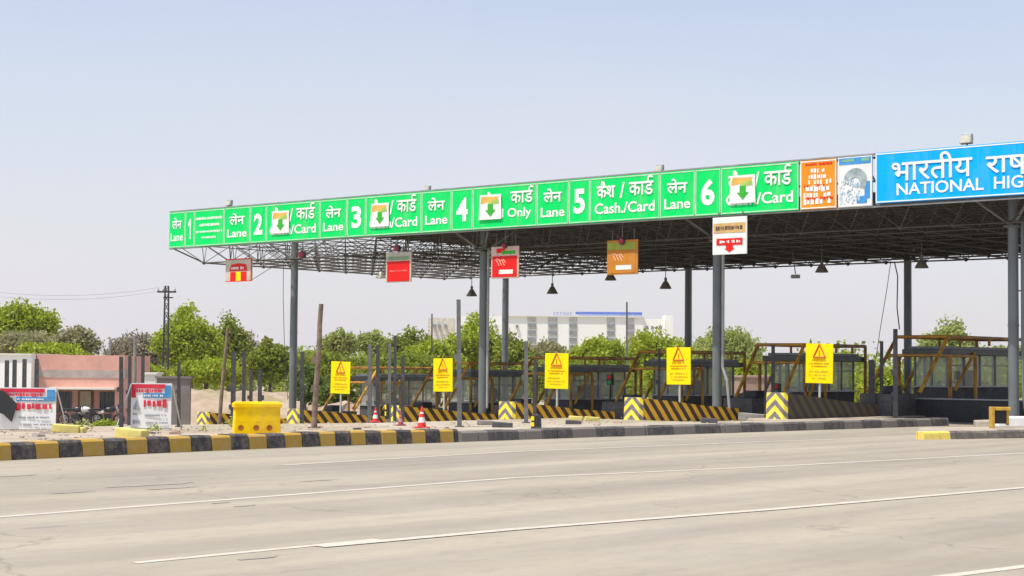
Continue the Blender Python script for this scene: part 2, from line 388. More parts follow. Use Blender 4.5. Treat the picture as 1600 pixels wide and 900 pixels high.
def road_mat():
    m, t, b = nodes('dusty_road')
    co = N(t, 'ShaderNodeTexCoord').outputs['Object']       # x across, y along the traffic
    streak = noise(t, 1, 6, .6, co, (1.1, .05, 1)); streak2 = noise(t, 1, 6, .65, co, (.35, .03, 1))
    blot = noise(t, .35, 7, .6, co); fine = noise(t, 38, 6, .8, co); patch = noise(t, 1, 5, .6, co, (.5, .18, 1))
    c = mixc(t, ramp(t, streak2, .35, .66), (.268, .233, .175, 1), (.42, .368, .278, 1))
    c = mixc(t, M_(t, 'MULTIPLY', ramp(t, streak, .42, .7), .5), c, (.185, .17, .147, 1))
    c = mixc(t, M_(t, 'MULTIPLY', ramp(t, blot, .4, .7), .35), c, (.42, .375, .305, 1))
    c = mixc(t, M_(t, 'MULTIPLY', ramp(t, patch, .58, .72), .4), c, (.27, .25, .225, 1))
    c = mixc(t, M_(t, 'MULTIPLY', ramp(t, fine, .35, .75), .40), c, (.17, .155, .13, 1))
    grit = noise(t, 150, 3, .8, co); c = mixc(t, M_(t, 'MULTIPLY', ramp(t, grit, .60, .72), .5), c, (.55, .50, .42, 1))
    mid = noise(t, 4.5, 8, .75, co, (1, .5, 1)); c = mixc(t, M_(t, 'MULTIPLY', ramp(t, mid, .5, .72), .42), c, (.19, .172, .145, 1))
    # tyre tracks: pairs of darker polished bands along each lane
    sx = N(t, 'ShaderNodeSeparateXYZ'); L(t, co, sx.inputs[0]); wob = M_(t, 'MULTIPLY', M_(t, 'SUBTRACT', noise(t, .12, 2, .5, co), .5), 1.2)
    fr = M_(t, 'FRACT', M_(t, 'DIVIDE', M_(t, 'ADD', sx.outputs[0], wob), 2.35)); tr_ = ramp(t, M_(t, 'ABSOLUTE', M_(t, 'SUBTRACT', fr, .5)), .22, .05)
    c = mixc(t, M_(t, 'MULTIPLY', M_(t, 'MULTIPLY', tr_, ramp(t, noise(t, .2, 5, .6, co, (1, .2, 1)), .42, .62)), .34), c, (.17, .155, .135, 1))
    # hairline cracks
    vc = N(t, 'ShaderNodeTexVoronoi'); vc.feature = 'DISTANCE_TO_EDGE'; vc.inputs['Scale'].default_value = .22
    nc = N(t, 'ShaderNodeTexNoise'); nc.inputs['Scale'].default_value = .8; nc.inputs['Detail'].default_value = 6; L(t, co, nc.inputs['Vector'])
    L(t, mixc(t, 1., co, mixc(t, 1., nc.outputs['Color'], (1.6, 1.6, 1.6, 1), 'MULTIPLY'), 'ADD'), vc.inputs['Vector'])
    cr = M_(t, 'MULTIPLY', M_(t, 'LESS_THAN', vc.outputs['Distance'], .006), ramp(t, noise(t, .15, 3, .5, co), .46, .56))
    c = mixc(t, M_(t, 'MULTIPLY', cr, .28), c, (.09, .08, .07, 1))
    # dark oil and scrape marks
    v = N(t, 'ShaderNodeTexVoronoi'); v.inputs['Scale'].default_value = .34; v.inputs['Randomness'].default_value = 1
    mp = N(t, 'ShaderNodeMapping'); mp.inputs['Scale'].default_value = (2.6, .8, 1); L(t, co, mp.inputs[0])
    wrp = mixc(t, .12, mp.outputs[0], N(t, 'ShaderNodeTexNoise').outputs['Color'], 'ADD'); L(t, wrp, v.inputs['Vector'])
    sp = M_(t, 'MULTIPLY', M_(t, 'LESS_THAN', v.outputs['Distance'], .085), M_(t, 'GREATER_THAN', noise(t, .3, 2, .5, co), .52))
    c = mixc(t, M_(t, 'MULTIPLY', sp, .45), c, (.16, .145, .125, 1))
    L(t, c, b.inputs['Base Color']); b.inputs['Roughness'].default_value = .82
    bp = N(t, 'ShaderNodeBump'); bp.inputs['Strength'].default_value = .35; bp.inputs['Distance'].default_value = .01
    L(t, fine, bp.inputs['Height']); L(t, bp.outputs[0], b.inputs['Normal'])
    return m
ROADM = road_mat()
ro = MB()      # local frame of the plaza: x across the lanes, y along the traffic
ro.extr([(isl(5.16), -160), (isl(5.16), 260), (60, 260), (60, -160)], -.03, 0)
road = struct(ro.build('road', ROADM, loc=nv * PF, rotz=TR))
def lines_mat():
    m, t, b = nodes('worn_road_paint')
    co = N(t, 'ShaderNodeTexCoord').outputs['Object']
    f = ramp(t, noise(t, 5, 9, .8, co), .40, .60)
    c = mixc(t, M_(t, 'MULTIPLY', f, .75), (.54, .50, .42, 1), (.40, .36, .295, 1))
    L(t, c, b.inputs['Base Color']); b.inputs['Roughness'].default_value = .7
    return m
PAINT = lines_mat()
def line(pix, wd, ext=0, z=.004, mb=None):
    P = [on_z(x, y, 0) for x, y in pix]
    d = (P[-1] - P[-2]).normalized(); P.append(P[-1] + d * 60)
    if ext: d0 = (P[0] - P[1]).normalized(); P.insert(0, P[0] + d0 * ext)
    for a, b in zip(P, P[1:]):
        k = Vector((-(b - a).y, (b - a).x, 0)).normalized() * wd / 2
        mb.add([a - k + Vector((0, 0, z)), b - k + Vector((0, 0, z)), b + k + Vector((0, 0, z)), a + k + Vector((0, 0, z))], [(0, 1, 2, 3)])
lm = MB()
line([(0, 808), (800, 747), (1200, 729.5), (1600, 708)], .15, 15, .004, lm)
line([(210, 880), (590, 843)], .12, 0, .004, lm); lm.f.pop(); lm.uv.pop(); lm.mi.pop()
line([(500, 855), (800, 828), (1200, 797), (1600, 762.5)], .17, 0, .008, lm)
line([(1490, 899), (1600, 885.5)], .14, 8, .004, lm)
struct(lm.build('lane_marking', PAINT))
fm = MB(); line([(440, 727), (800, 706), (1200, 690), (1420, 683)], .22, 0, .004, fm)
FAINT = mat('faded_road_paint', (.44, .40, .33), .8, (.36, .325, .27), 4)
struct(fm.build('faded_lane_marking', FAINT))

# repair patches and scrapes actually visible on the road
def patch(px, py, lx, ly, seed, nm, col):
    r = random.Random(seed); c = on_z(px, py, 0); m = MB(); pts = []
    for k in range(18):
        t = 2 * math.pi * k / 18; q = r.uniform(.6, 1.1)
        pts.append(c + ev * math.cos(t) * lx * q + nv * math.sin(t) * ly * q + Vector((0, 0, .005)))
    m.add(pts, [tuple(range(18))]); struct(m.build(nm, col))
SCR = mat('tar_scrape', (.235, .21, .175), .85, (.32, .29, .235), 6)
for k, (x, y, a, b) in enumerate([(20, 744, .09, .5), (235, 758, .12, .95), (270, 763, .07, .5), (500, 751, .05, .45), (345, 786, .06, .2), (380, 791, .05, .2), (405, 872, .07, .28), (110, 770, .05, .5)]):
    patch(x, y, a, b, k, 'road_scrape', SCR)

# ================================================================== KERBS
def kerb(name, P, h, wd, m, ext0=0, z0=0, chamfer=.04, kind=True, step=lambda s: .54, s0=0.):
    P = [Vector(p) for p in P]
    if ext0: P.insert(0, P[0] + (P[0] - P[1]).normalized() * ext0)
    mb = MB(); s = 0.
    prof = [(0, 0), (.03, h - chamfer), (chamfer + .03, h), (wd, h), (wd, -.2)]
    # resample every 0.54 m with small random misalignment of the cast blocks
    cum = [0.]
    for a, b in zip(P, P[1:]): cum.append(cum[-1] + (b - a).length)
    def at(q):
        for i_ in range(len(P) - 1):
            if q <= cum[i_ + 1]: return P[i_].lerp(P[i_ + 1], (q - cum[i_]) / (cum[i_ + 1] - cum[i_]))
        return P[-1]
    pts = [P[0]]; q_ = s0
    if q_ > .1: pts.append(at(q_))
    while q_ + step(q_) < cum[-1] - .1: q_ += step(q_); pts.append(at(q_))
    pts.append(P[-1])
    r = random.Random(3)
    for a, b in zip(pts, pts[1:]):
        ln = (b - a).length; d = (b - a).normalized(); k = Vector((-d.y, d.x, 0))
        jz = r.uniform(-.012, .012); jk = r.uniform(-.015, .015); g = .012
        vs = []; 
        for q, e_ in ((a + d * g, 0), (b - d * g, 1)):
            for (w_, z_) in prof: vs.append(q + k * (w_ + jk) + Vector((0, 0, z0 + z_ + jz)))
        fs = []; us = []
        for i in range(4):
            fs.append((i, i + 5, i + 6, i + 1)); us.append([(s + .02, i * .1), (s + .52, i * .1), (s + .52, i * .1 + .1), (s + .02, i * .1 + .1)])
        fs.append((0, 1, 2, 3, 4)); us.append([(s + .1, 0)] * 5); fs.append((9, 8, 7, 6, 5)); us.append([(s + .4, 0)] * 5)
        mb.add(vs, fs, us); s += .54
    o = mb.build(name, m)
    if kind: struct(o)
    return o
k1 = [on_z(0, 720, 0), on_z(250, 708, 0), on_z(500, 697.5, 0), on_z(718, 691, 0)]
e0 = 12.37 - .54 * 22       # keeps the painted blocks in step with the photographed ones
kerb('striped_kerb', k1, .30, .42, KERBY, 12, step=lambda q: .535 if q < 16.6 else (.495 if q < 20 else .415), s0=e0)
k2 = [on_z(722, 690.5, 0), on_z(920, 683.5, 0), on_z(1140, 676.5, 0), on_z(1280, 672, 0), on_z(1400, 668, 0)]
d_ = (k2[-1] - k2[-2]).normalized(); k2.append(k2[-1] + d_ * 3)
kerb('worn_kerb', k2, .24, .40, KERBG)
# raised ground slab between the kerb and the terrain
cap = MB(); kk = [k1[0] + (k1[0] - k1[1]).normalized() * 12] + k1 + k2
top = []
for i_, p in enumerate(kk):
    d_ = (kk[min(i_ + 1, len(kk) - 1)] - kk[max(0, i_ - 1)]).normalized(); top.append(p + Vector((-d_.y, d_.x, 0)) * .36)
for a, b in zip(top, top[1:]):
    ua, va = uv(a); ub, vb = uv(b)
    a2 = toll(isl(5.0), va); b2 = toll(isl(5.0), vb)
    za, zb = zg(a2.x, a2.y), zg(b2.x, b2.y)
    cap.add([(a.x, a.y, .215), (b.x, b.y, .215), (b2.x, b2.y, zb + .02), (a2.x, a2.y, za + .02)], [(0, 1, 2, 3)])
PAVE = mat('dusty_pavement', (.44, .385, .31), .95, (.31, .26, .20), 1.2, bump=.6, dirt=(.24, .19, .15), dscale=2.5)
struct(cap.build('verge_pavement', PAVE))

# right-hand island of lane 6 with its own kerb
ra, rb = on_z(1444, 687, 0), on_z(1600, 684.5, 0)
rd = (rb - ra).normalized(); rk = Vector((-rd.y, rd.x, 0))
kerb('island_kerb', [ra, rb, rb + rd * 9], .20, .3, KERBR)
im = MB(); q = [ra + rk * .25, rb + rd * 9 + rk * .25, rb + rd * 9 + rk * 2.6, ra + rd * 2.2 + rk * 2.6]
im.extr(q, 0, .19); struct(im.build('island_pavement', PAVE))

# ================================================================== ISLANDS
for i in range(-1, 7):
    u = isl(i); z = zi(i); m = MB()
    y0 = -5.8 if i < 6 else -1.6
    poly = [(-.95, y0 + .8), (-.5, y0), (.5, y0), (.95, y0 + .8), (.95, 16.5), (-.95, 16.5)]
    m.extr(poly, -.3, .03 if i < 5 else (.06 if i == 5 else .20))
    if i < 6: z -= 0
    else: z = 0
    struct(m.build('island_slab', PAVE, loc=toll(u, 0, z), rotz=TR, bevel=.02))

# ================================================================== CANOPY
VF = -1.8
canopy = thing('toll_canopy', 'long steel space-frame canopy roof on grey columns spanning all toll lanes', 'canopy', toll(isl(2), 7, 0), TR)
def cl(u, v, z): return Vector((u - isl(2), v - 7, z))
UL = uv(on_v(267, 350, VF))[0]; UR = isl(11)
ZT = on_v(1250, 252, VF).z; ZB = on_v(1250, 329, VF).z
NB = UI / 3
nu = int((UR - UL) / NB); nvv = 10; dv = (16.2 - (VF + .3)) / nvv
sf = MB(); ZL, ZH = 6.28, 7.12
topn = lambda i, j: cl(UL + i * NB, VF + .3 + j * dv, ZH)
botn = lambda i, j: cl(UL + (i + .5) * NB, VF + .3 + (j + .5) * dv, ZL)
for i in range(nu + 1):
    for j in range(nvv + 1):
        if i < nu: sf.tube(topn(i, j), topn(i + 1, j), .022, 4, cap=False)
        if j < nvv: sf.tube(topn(i, j), topn(i, j + 1), .022, 4, cap=False)
for i in range(nu):
    for j in range(nvv):
        if i < nu - 1: sf.tube(botn(i, j), botn(i + 1, j), .032, 4, cap=False)
        if j < nvv - 1: sf.tube(botn(i, j), botn(i, j + 1), .036, 4, cap=False)
        for a, b in ((0, 0), (1, 0), (0, 1), (1, 1)): sf.tube(botn(i, j), topn(i + a, j + b), .017, 4, cap=False)
        sf.lathe([(.0, -.09), (.07, -.05), (.09, 0), (.07, .05), (0, .09)], botn(i, j), 6)
sf.build('space_frame', TRUSS, canopy)
# corrugated roofing above the frame (the first bays at the left end are bare)
rs = MB(); a = isl(.55); n = 260; vs = []
for k in range(n + 1):
    u = a + (UR - a) * k / n; z = 7.32 + (.05 if k % 2 else 0)
    vs += [cl(u, VF + .35, z), cl(u, 16.4, z)]
rs.add(vs, [(2 * k, 2 * k + 1, 2 * k + 3, 2 * k + 2) for k in range(n)])
rs.add([p + Vector((0, 0, .03)) for p in vs], [(2 * k, 2 * k + 2, 2 * k + 3, 2 * k + 1) for k in range(n)])
rs.build('roof_sheeting', ROOF, canopy)
bf = MB(); bf.box(cl((isl(.9) + UR) / 2, 16.25, 6.93), (UR - isl(.9), .05, .80)); bf.build('rear_fascia', ROOF, canopy)
pr = MB()
for j in range(0, 2 * nvv + 1):
    v = VF + .3 + j * dv / 2; pr.box((cl((a + UR) / 2, v, 7.235)), (UR - a, .07, .12))
pr.build('purlins', TRUSS, canopy)
# frame that carries the sign boards
ff = MB(); k = 0; u = UL + .1
while u < UR:
    ff.box(cl(u, VF + .20, (ZT + ZB) / 2), (.07, .07, ZT - ZB))
    ff.tube(cl(u, VF + .24, ZT - .1), cl(u, VF + 1.6, 7.4), .03, 5); u += NB
for z in (ZB + .06, (ZT + ZB) / 2, ZT - .06): ff.box(cl((UL + UR) / 2, VF + .14, z), (UR - UL, .05, .07))
ff.build('fascia_frame', G_PAINT, canopy)
edge = MB(); edge.box(cl((UL + UR) / 2, VF + .02, ZT + .035), (UR - UL + .1, .16, .05)); edge.box(cl((UL + UR) / 2, VF + .03, ZB - .025), (UR - UL + .1, .12, .04))
edge.build('fascia_trim', BACKM, canopy)
ti = MB(); ti.tube(cl(UL + .05, VF + .1, ZB), botn(0, 0), .035, 5); ti.tube(cl(UL + .05, 16, 7.1), botn(0, nvv - 1), .035, 5); ti.build('end_tie', TRUSS, canopy)
def column(i, v, r=.165):
    z0 = min(zi(i), .15) if i < 6 else .2
    m = MB(); b = cl(isl(i), v, 0); m.lathe([(r, z0), (r, 3.1), (r + .012, 3.1), (r + .012, 3.16), (r, 3.16), (r - .01, 7.1)], b, 20)
    o = m.build('column', COLM, canopy, smooth=True)
    c = MB(); c.box(b + Vector((0, 0, z0 + .015)), (.62, .62, .03))
    for a, s in ((1, 1), (1, -1), (-1, 1), (-1, -1)):
        c.prism([(0, z0), (.13, z0), (0, z0 + .3)], -.006, .006) if False else None
        c.tube(b + Vector((a * .24, s * .24, z0)), b + Vector((a * .24, s * .24, z0 + .09)), .02, 6)
    c.build('base_plate', POSTG, o)
    q = MB()
    for a, s in ((1, 1), (1, -1), (-1, 1), (-1, -1)): q.tube(b + Vector((0, 0, 6.2)), b + Vector((a * NB * .55, s * .85, ZH)), .05, 6)
    q.box(b + Vector((0, 0, 6.2)), (.44, .44, .03)); q.build('column_bracket', G_PAINT, o)
    return o
for i in (0, 2, 4, 6, 8):
    for v in (0, 14): column(i, v)
# drain pipes strapped to three front columns
for i, pts in ((2, [(.24, 0, 6.3), (.24, 0, .1)]), (4, [(.24, 0, 6.3), (.24, 0, 1.75), (.42, 0, 1.3), (.52, 0, .35)]), (6, [(.28, .05, 6.3), (.28, .05, 1.3), (.36, .05, .5)])):
    m = MB(); m.path([cl(isl(i) + p[0], p[1], p[2]) for p in pts], .055, 8)
    for z in (2.4, 4.2, 5.6): m.box(cl(isl(i) + .12, 0, z), (.36, .04, .05))
    m.build('drain_pipe', LITGREY if i != 6 else COLM, canopy)

# ================================================================== SIGN BOARDS on the fascia
def zline(px, top):   # straight photographed top / bottom edge
    xs, ys = ((267, 800, 1250, 1600), (329, 284.5, 251, 217)) if top else ((267, 800, 1250, 1600), (388, 355.5, 329, 306))
    return float(np.interp(px, xs, ys))
def board(name, x0, x1, face, label, cat='sign', group=None, up=0):
    a = on_v(x0, 300, VF); b = on_v(x1, 300, VF); ua, ub = uv(a)[0], uv(b)[0]
    W = ub - ua; H = ZT - ZB
    t = thing(name, label, cat, toll((ua + ub) / 2, VF - .04, ZB + up), TR, group)
    m = MB(); m.box((0, 0, H / 2), (W - .012, .06, H - .01)); m.build('panel', face, t, bevel=.006)
    fr = MB(); tb = .035; y = -.034
    for z in (.05, H - .05): fr.box((0, y, z), (W - .03, .008, tb))
    for x in (-W / 2 + .03, W / 2 - .03): fr.box((x, y, H / 2), (tb, .008, H - .03))
    fr.build('border', MINT if face is GREEN else LETTER, t)
    return t, W, H
def put(t, W, H, body, fx, fz, fw, fh, m=None, bold=.02, nm='lettering', hook=None, y=-.042):
    mb = MB(); deva(mb, body, fw * W, fh * H, (fx - .5) * W, fz * H, y, bold)
    if hook: v2, f2 = reph((hook[0] - .5) * W, hook[1] * H, hook[2], y - .012); mb.add(v2, f2)
    return mb.build(nm, m or LETTER, t)
GL = 'green lane boards along the canopy edge'
LANES = [(1, 267, 292.5, 307, 353), (2, 353, 394, 419, 502.5), (3, 502.5, 545, 574, 661), (4, 661, 708, 741, 841), (5, 841, 891, 924, 1033), (6, 1033, 1088, 1128, 1250)]
names = {1: 'one', 2: 'two', 3: 'three', 4: 'four', 5: 'five', 6: 'six'}
for n_, a, b, c, d in LANES:
    t, W, H = board('lane_board', a, b, GREEN, f'small green board reading Lane in two scripts, just left of the large {names[n_]}', group=GL)
    put(t, W, H, 'लेन', .5, .68, .56, .30); put(t, W, H, 'Lane', .5, .30, .74, .22)
    t, W, H = board('number_board', b, c, GREEN, f'narrow green board with the large white numeral {names[n_]}', group=GL)
    if n_ == 1:
        m = MB(); w_ = W * .13; m.prism([(-w_ * .1, H * .22), (w_ * .9, H * .22), (w_ * .9, H * .78), (w_ * .15, H * .78), (-w_ * 1.2, H * .66), (-w_ * 1.2, H * .57), (-w_ * .1, H * .63)], -.045, -.037); m.build('numeral', LETTER, t)
    else: put(t, W, H, str(n_), .5, .50, .26 if n_ == 1 else .54, .56, bold=.035, nm='numeral')
    if n_ == 1:
        t, W, H = board('notice_board', c, d, GREEN, 'green board with four rows of tiny white writing beside number 1', group=GL)
        m = MB(); r = random.Random(4)
        for z, h, x in ((.76, .075, .46), (.58, .075, .34), (.40, .06, .44), (.24, .06, .25)): scribble(m, -x * W, x * W, z * H, h * H, -.036, r, .95)
        m.build('lettering', LETTER, t)
        continue
    lab = {2: 'green Cash Card board after the numeral two with a white poster pasted on it', 3: 'green Cash Card board after the numeral three with a white poster pasted on it',
           4: 'green board ending in Only with a white poster pasted over its left half', 5: 'green Cash./Card board with no poster, in full view',
           6: 'widest green Cash Card board, next to the orange panel, with a white poster'}[n_]
    t, W, H = board('payment_board', c, d, GREEN, lab, group=GL)
    if n_ == 4:
        put(t, W, H, 'काड', .77, .70, .34, .26, hook=(.92, .80, 1.0)); put(t, W, H, 'Card Only', .52, .32, .80, .27)
        put(t, W, H, 'कैश', .30, .70, .24, .32)
    else:
        put(t, W, H, 'कैश', .235, .72, .26, .36); put(t, W, H, '/', .47, .68, .07, .34)
        put(t, W, H, 'काड', .74, .69, .34, .28, hook=(.87, .80, 1.1))
        put(t, W, H, 'Cash./Card' if n_ == 5 else 'Cash/Card', .5, .30, .86, .24)
    if n_ != 5:
        fx, fw = {2: (.28, .34), 3: (.27, .34), 4: (.29, .36), 6: (.295, .34)}[n_]
        p = thing('poster', {2: 'white poster with orange top and green arrow pasted on the board after the two', 3: 'white poster with orange top and green arrow pasted on the board after the three',
                             4: 'white poster with orange top and green arrow pasted beside the word Only', 6: 'white poster with orange top and green arrow after the numeral six, the rightmost poster'}[n_],
                  'poster', t.matrix_basis @ Vector(((fx - .5) * W, -.085, .22 * H)), TR, 'posters pasted on the green boards')
        pw, ph = fw * W, .58 * H; z0 = 0
        m = MB(); m.add([(-pw * .5, 0, 0), (pw * .5, 0, 0), (pw * .47, 0, ph), (-pw * .45, 0, ph)], [(0, 1, 2, 3)]); m.add([(-pw * .5, .012, 0), (pw * .5, .012, 0), (pw * .47, .012, ph), (-pw * .45, .012, ph)], [(3, 2, 1, 0)])
        m.build('sheet', WHITE, p)
        m = MB(); m.add([(-pw * .42, -.004, ph * .64), (pw * .2, -.004, ph * .72), (pw * .42, -.004, ph * .9), (-pw * .38, -.004, ph * .93)], [(0, 1, 2, 3)]); m.build('orange_band', PORANGE, p)
        m = MB(); m.add([(-pw * .1, -.005, ph * .60), (pw * .40, -.005, ph * .62), (pw * .36, -.005, ph * .82), (-pw * .02, -.005, ph * .74)], [(0, 1, 2, 3)]); m.build('yellow_green_band', mat('lime_ink', (.45, .62, .12), .5), p)
        m = MB(); m.prism([(-pw * .1, ph * .62), (pw * .13, ph * .62), (pw * .13, ph * .38), (pw * .24, ph * .38), (pw * .015, ph * .12), (-pw * .2, ph * .38), (-pw * .1, ph * .38)], -.012, -.006); m.build('arrow', PGREEN, p)
# orange panel full of small writing
t, W, H = board('orange_notice_board', 1252, 1309, ORANGE, 'orange board crowded with white writing between green and mural boards')
m = MB(); r = random.Random(11)
for z, h, x in ((.78, .10, .20), (.66, .10, .26), (.55, .12, .36), (.42, .13, .34), (.29, .12, .40), (.16, .12, .40)): scribble(m, -x * W, x * W, z * H, h * H, -.037, r, .95)
m.build('lettering', LETTER, t)
m = MB(); scribble(m, -.35 * W, .4 * W, .91 * H, .05 * H, -.037, r, .95); scribble(m, -.42 * W, .42 * W, .48 * H, .05 * H, -.045, r, .5); scribble(m, -.42 * W, .42 * W, .22 * H, .05 * H, -.045, r, .5)
m.build('small_lettering', RED, t)
# weathered picture board
t, W, H = board('picture_board', 1311, 1364.5, WHITE, 'weathered white and blue picture board between the orange and the large blue board')
for c_, d_ in (((0, -.036, .915 * H), (W * .94, .006, .13 * H)), ((.36 * W, -.036, .33 * H), (.16 * W, .006, .34 * H)), ((.2 * W, -.038, .14 * H), (.3 * W, .006, .14 * H))): m = MB(); m.box(c_, d_); m.build('blue_band', mat('mural_blue', (.05, .33, .75), .5), t)
m = MB(); pts = [(.02 * W + .34 * W * math.cos(t_), .52 * H + .25 * H * math.sin(t_)) for t_ in [R(a_) for a_ in range(-40, 200, 15)]]
pts += [(.02 * W + .14 * W * math.cos(t_), .46 * H + .13 * H * math.sin(t_)) for t_ in [R(a_) for a_ in range(190, -41, -15)]]
n2 = len(pts) // 2
for k in range(n2 - 1):
    a_, b_, c_, d_2 = pts[k], pts[k + 1], pts[-(k + 2)], pts[-(k + 1)]
    m.add([(a_[0], -.045, a_[1]), (b_[0], -.045, b_[1]), (c_[0], -.045, c_[1]), (d_2[0], -.045, d_2[1])], [(0, 1, 2, 3)])
m.build('grey_arch_shape', mat('mural_grey', (.20, .26, .28), .7, (.42, .5, .52), 6), t)
m = MB(); r = random.Random(2)
for k in range(60):
    m.box((r.uniform(-.44, .15) * W, -.049, r.uniform(.08, .55) * H), (r.uniform(.02, .07) * W, .005, r.uniform(.02, .08) * H))
m.build('faded_blotches', mat('mural_pale', (.42, .60, .75), .6, (.75, .8, .8), 12, .45, .55), t)
m = MB(); m.box((-.2 * W, -.041, .93 * H), (.36 * W, .004, .05 * H)); m.box((.3 * W, -.041, .93 * H), (.22 * W, .004, .06 * H)); m.build('green_header_marks', mat('mural_green', (.25, .5, .3), .6), t)
# big blue board
t, W, H = board('highway_name_board', 1369.5, 2500, BLUE, 'long sky-blue board with large white highway authority name in two scripts', up=.06)
def bx(px): return uv(on_v(px, 280, VF))[0]
ua, ub = bx(1369.5), bx(2500); cxm = (ua + ub) / 2
def put_px(body, xa, xb, fz, fh, bold):
    wa, wb = bx(xa), bx(xb)
    mb = MB(); deva(mb, body, wb - wa, fh * H, (wa + wb) / 2 - cxm, fz * H, -.042, bold, .012); mb.build('lettering', LETTER, t)
put_px('भारतीय', 1396, 1521, .665, .50, .022); put_px('राष्ट्रीय', 1543, 1700, .60, .56, .022)
put_px('NATIONAL', 1403, 1539, .255, .235, .016); put_px('HIGHWAYS', 1555, 1705, .255, .235, .016)
put_px('AUTHORITY OF INDIA', 1730, 2120, .255, .235, .035); put_px('राजमाग', 1735, 1900, .68, .36, .022)

# ---------------- hanging signs below the fascia
def hang(name, x0, x1, y0, y1, v, label, cat='sign', tilt=0):
    a, b = on_v(x0, (y0 + y1) / 2, v), on_v(x1, (y0 + y1) / 2, v)
    zt, zb = on_v((x0 + x1) / 2, y0, v).z, on_v((x0 + x1) / 2, y1, v).z
    t = thing(name, label, cat, toll((uv(a)[0] + uv(b)[0]) / 2, v, zb), TR, None)
    return t, uv(b)[0] - uv(a)[0], zt - zb
def plate(t, W, H, m, nm='plate', y=0, th=.05, bev=.01):
    q = MB(); q.box((0, y, H / 2), (W, th, H)); return q.build(nm, m, t, bevel=bev)
def rods(t, W, H, top, xs=(-.35, .35)):
    q = MB()
    for x in xs: q.tube((x * W, .04, H - .05), (x * W, .04, H + top), .018, 6)
    q.build('hanger', POSTG, t)
def rect(nm, t, x0, x1, z0, z1, m, y=-.032):
    q = MB(); q.box(((x0 + x1) / 2, y, (z0 + z1) / 2), (x1 - x0, .006, z1 - z0)); return q.build(nm, m, t)
v0 = -1.4
t, W, H = hang('hanging_sign', 353, 394, 404, 440, v0, 'red and white hanging sign below the lane 1 and 2 boards, farthest left')
plate(t, W, H, mat('pale_sign_face', (.62, .56, .46), .6)); rods(t, W, H, .5)
rect('red_border', t, -W * .5, W * .5, H * .955, H, RED); rect('red_border', t, W * .465, W * .5, 0, H * .95, RED); rect('red_border', t, -W * .5, W * .46, 0, H * .03, RED)
rect('red_block', t, -W * .31, -W * .1, H * .03, H * .42, RED); rect('red_block', t, W * .1, W * .31, H * .03, H * .42, RED); rect('yellow_block', t, -W * .09, W * .09, H * .04, H * .42, CAUT)
q = MB(); q.prism([(-W * .34, H * .46), (W * .34, H * .46), (W * .28, H * .74), (0, H * .80), (-W * .28, H * .74)], -.036, -.028); q.build('red_badge', RED, t)
q = MB(); scribble(q, -W * .26, W * .28, H * .58, H * .13, -.04, random.Random(3), .9); q.build('lettering', WHITE, t)
q = MB(); q.tube((W * .48, 0, .05), (W * .5 + 2.0, .8, 1.25), .014, 5); q.build('stay_wire', POSTG, t)
t, W, H = hang('hanging_sign', 603.5, 643, 394, 441, v0, 'red hanging sign with grey header band under the lane 3 board')
plate(t, W, H, mat('pale_sign_face', (.62, .56, .46), .6)); rods(t, W, H, .6)
rect('red_face', t, -W * .44, W * .44, H * .03, H * .70, RED); rect('header_band', t, -W * .42, W * .42, H * .74, H * .86, mat('grey_green_ink', (.25, .38, .22), .6))
q = MB(); scribble(q, -W * .34, W * .36, H * .38, H * .06, -.037, random.Random(5), .8); q.build('lettering', mat('faint_red_ink', (.9, .25, .2), .5), t)
def stroke_sign(t, W, H, face):
    rect('coloured_face', t, -W * .45, W * .44, H * .045, H * .70, face)
    q = MB()
    for k in range(3): q.tube((-W * .30 + k * .1 * W, -.036, H * (.58 - .0 * k)), (-W * .2 + k * .1 * W, -.036, H * .40), .016, 5)
    q.path([(-W * .36, -.036, H * .56), (-W * .28, -.036, H * .62), (-W * .16, -.036, H * .55), (-W * .04, -.036, H * .60), (W * .04, -.036, H * .48)], .014, 5)
    q.build('line_drawing', mat('faint_line_ink', (.9, .55, .4), .5), t)
    rect('white_label', t, -W * .2, W * .3, H * .14, H * .27, WHITE, -.037)
t, W, H = hang('hanging_sign', 768, 811, 385, 435, v0, 'red hanging sign with white line drawing beside the red-signed second front column')
plate(t, W, H, mat('pale_pink_face', (.75, .5, .42), .6)); rods(t, W, H, .5); stroke_sign(t, W, H, RED)
rect('header_green', t, -W * .1, W * .38, H * .76, H * .86, PGREEN, -.034); rect('header_red', t, -W * .3, 0, H * .80, H * .94, RED, -.03)
t, W, H = hang('hanging_sign', 949, 997, 375, 429, v0, 'orange hanging sign with green header and white label, below the lane 5 board')
plate(t, W, H, DORANGE); rods(t, W, H, .4); stroke_sign(t, W, H, DORANGE); rect('header_green', t, -W * .46, W * .44, H * .72, H * .93, mat('olive_header', (.35, .42, .04), .5), -.034)
t, W, H = hang('hanging_sign', 1114, 1167.5, 339, 397.5, v0 - .55, 'white hanging sign with brown banner and red down arrow, below the number 6')
plate(t, W, H, WHITE); rods(t, W, H, .2)
rect('brown_band', t, -W * .47, W * .46, H * .58, H * .84, mat('tan_ink', (.72, .46, .17), .6)); q = MB(); scribble(q, -W * .4, W * .4, H * .71, H * .12, -.038, random.Random(9), .9); q.build('lettering', INKK, t)
q = MB(); q.prism([(-W * .38, H * .25), (-W * .10, H * .25), (-W * .10, H * .16), (-W * .15, H * .16), (0, H * .06), (W * .15, H * .16), (W * .10, H * .16), (W * .10, H * .25), (W * .38, H * .25), (W * .38, H * .43), (-W * .38, H * .43)], -.038, -.028); q.build('red_arrow', RED, t)
q = MB(); scribble(q, -W * .32, W * .32, H * .34, H * .08, -.042, random.Random(8), .85); q.build('arrow_lettering', WHITE, t)

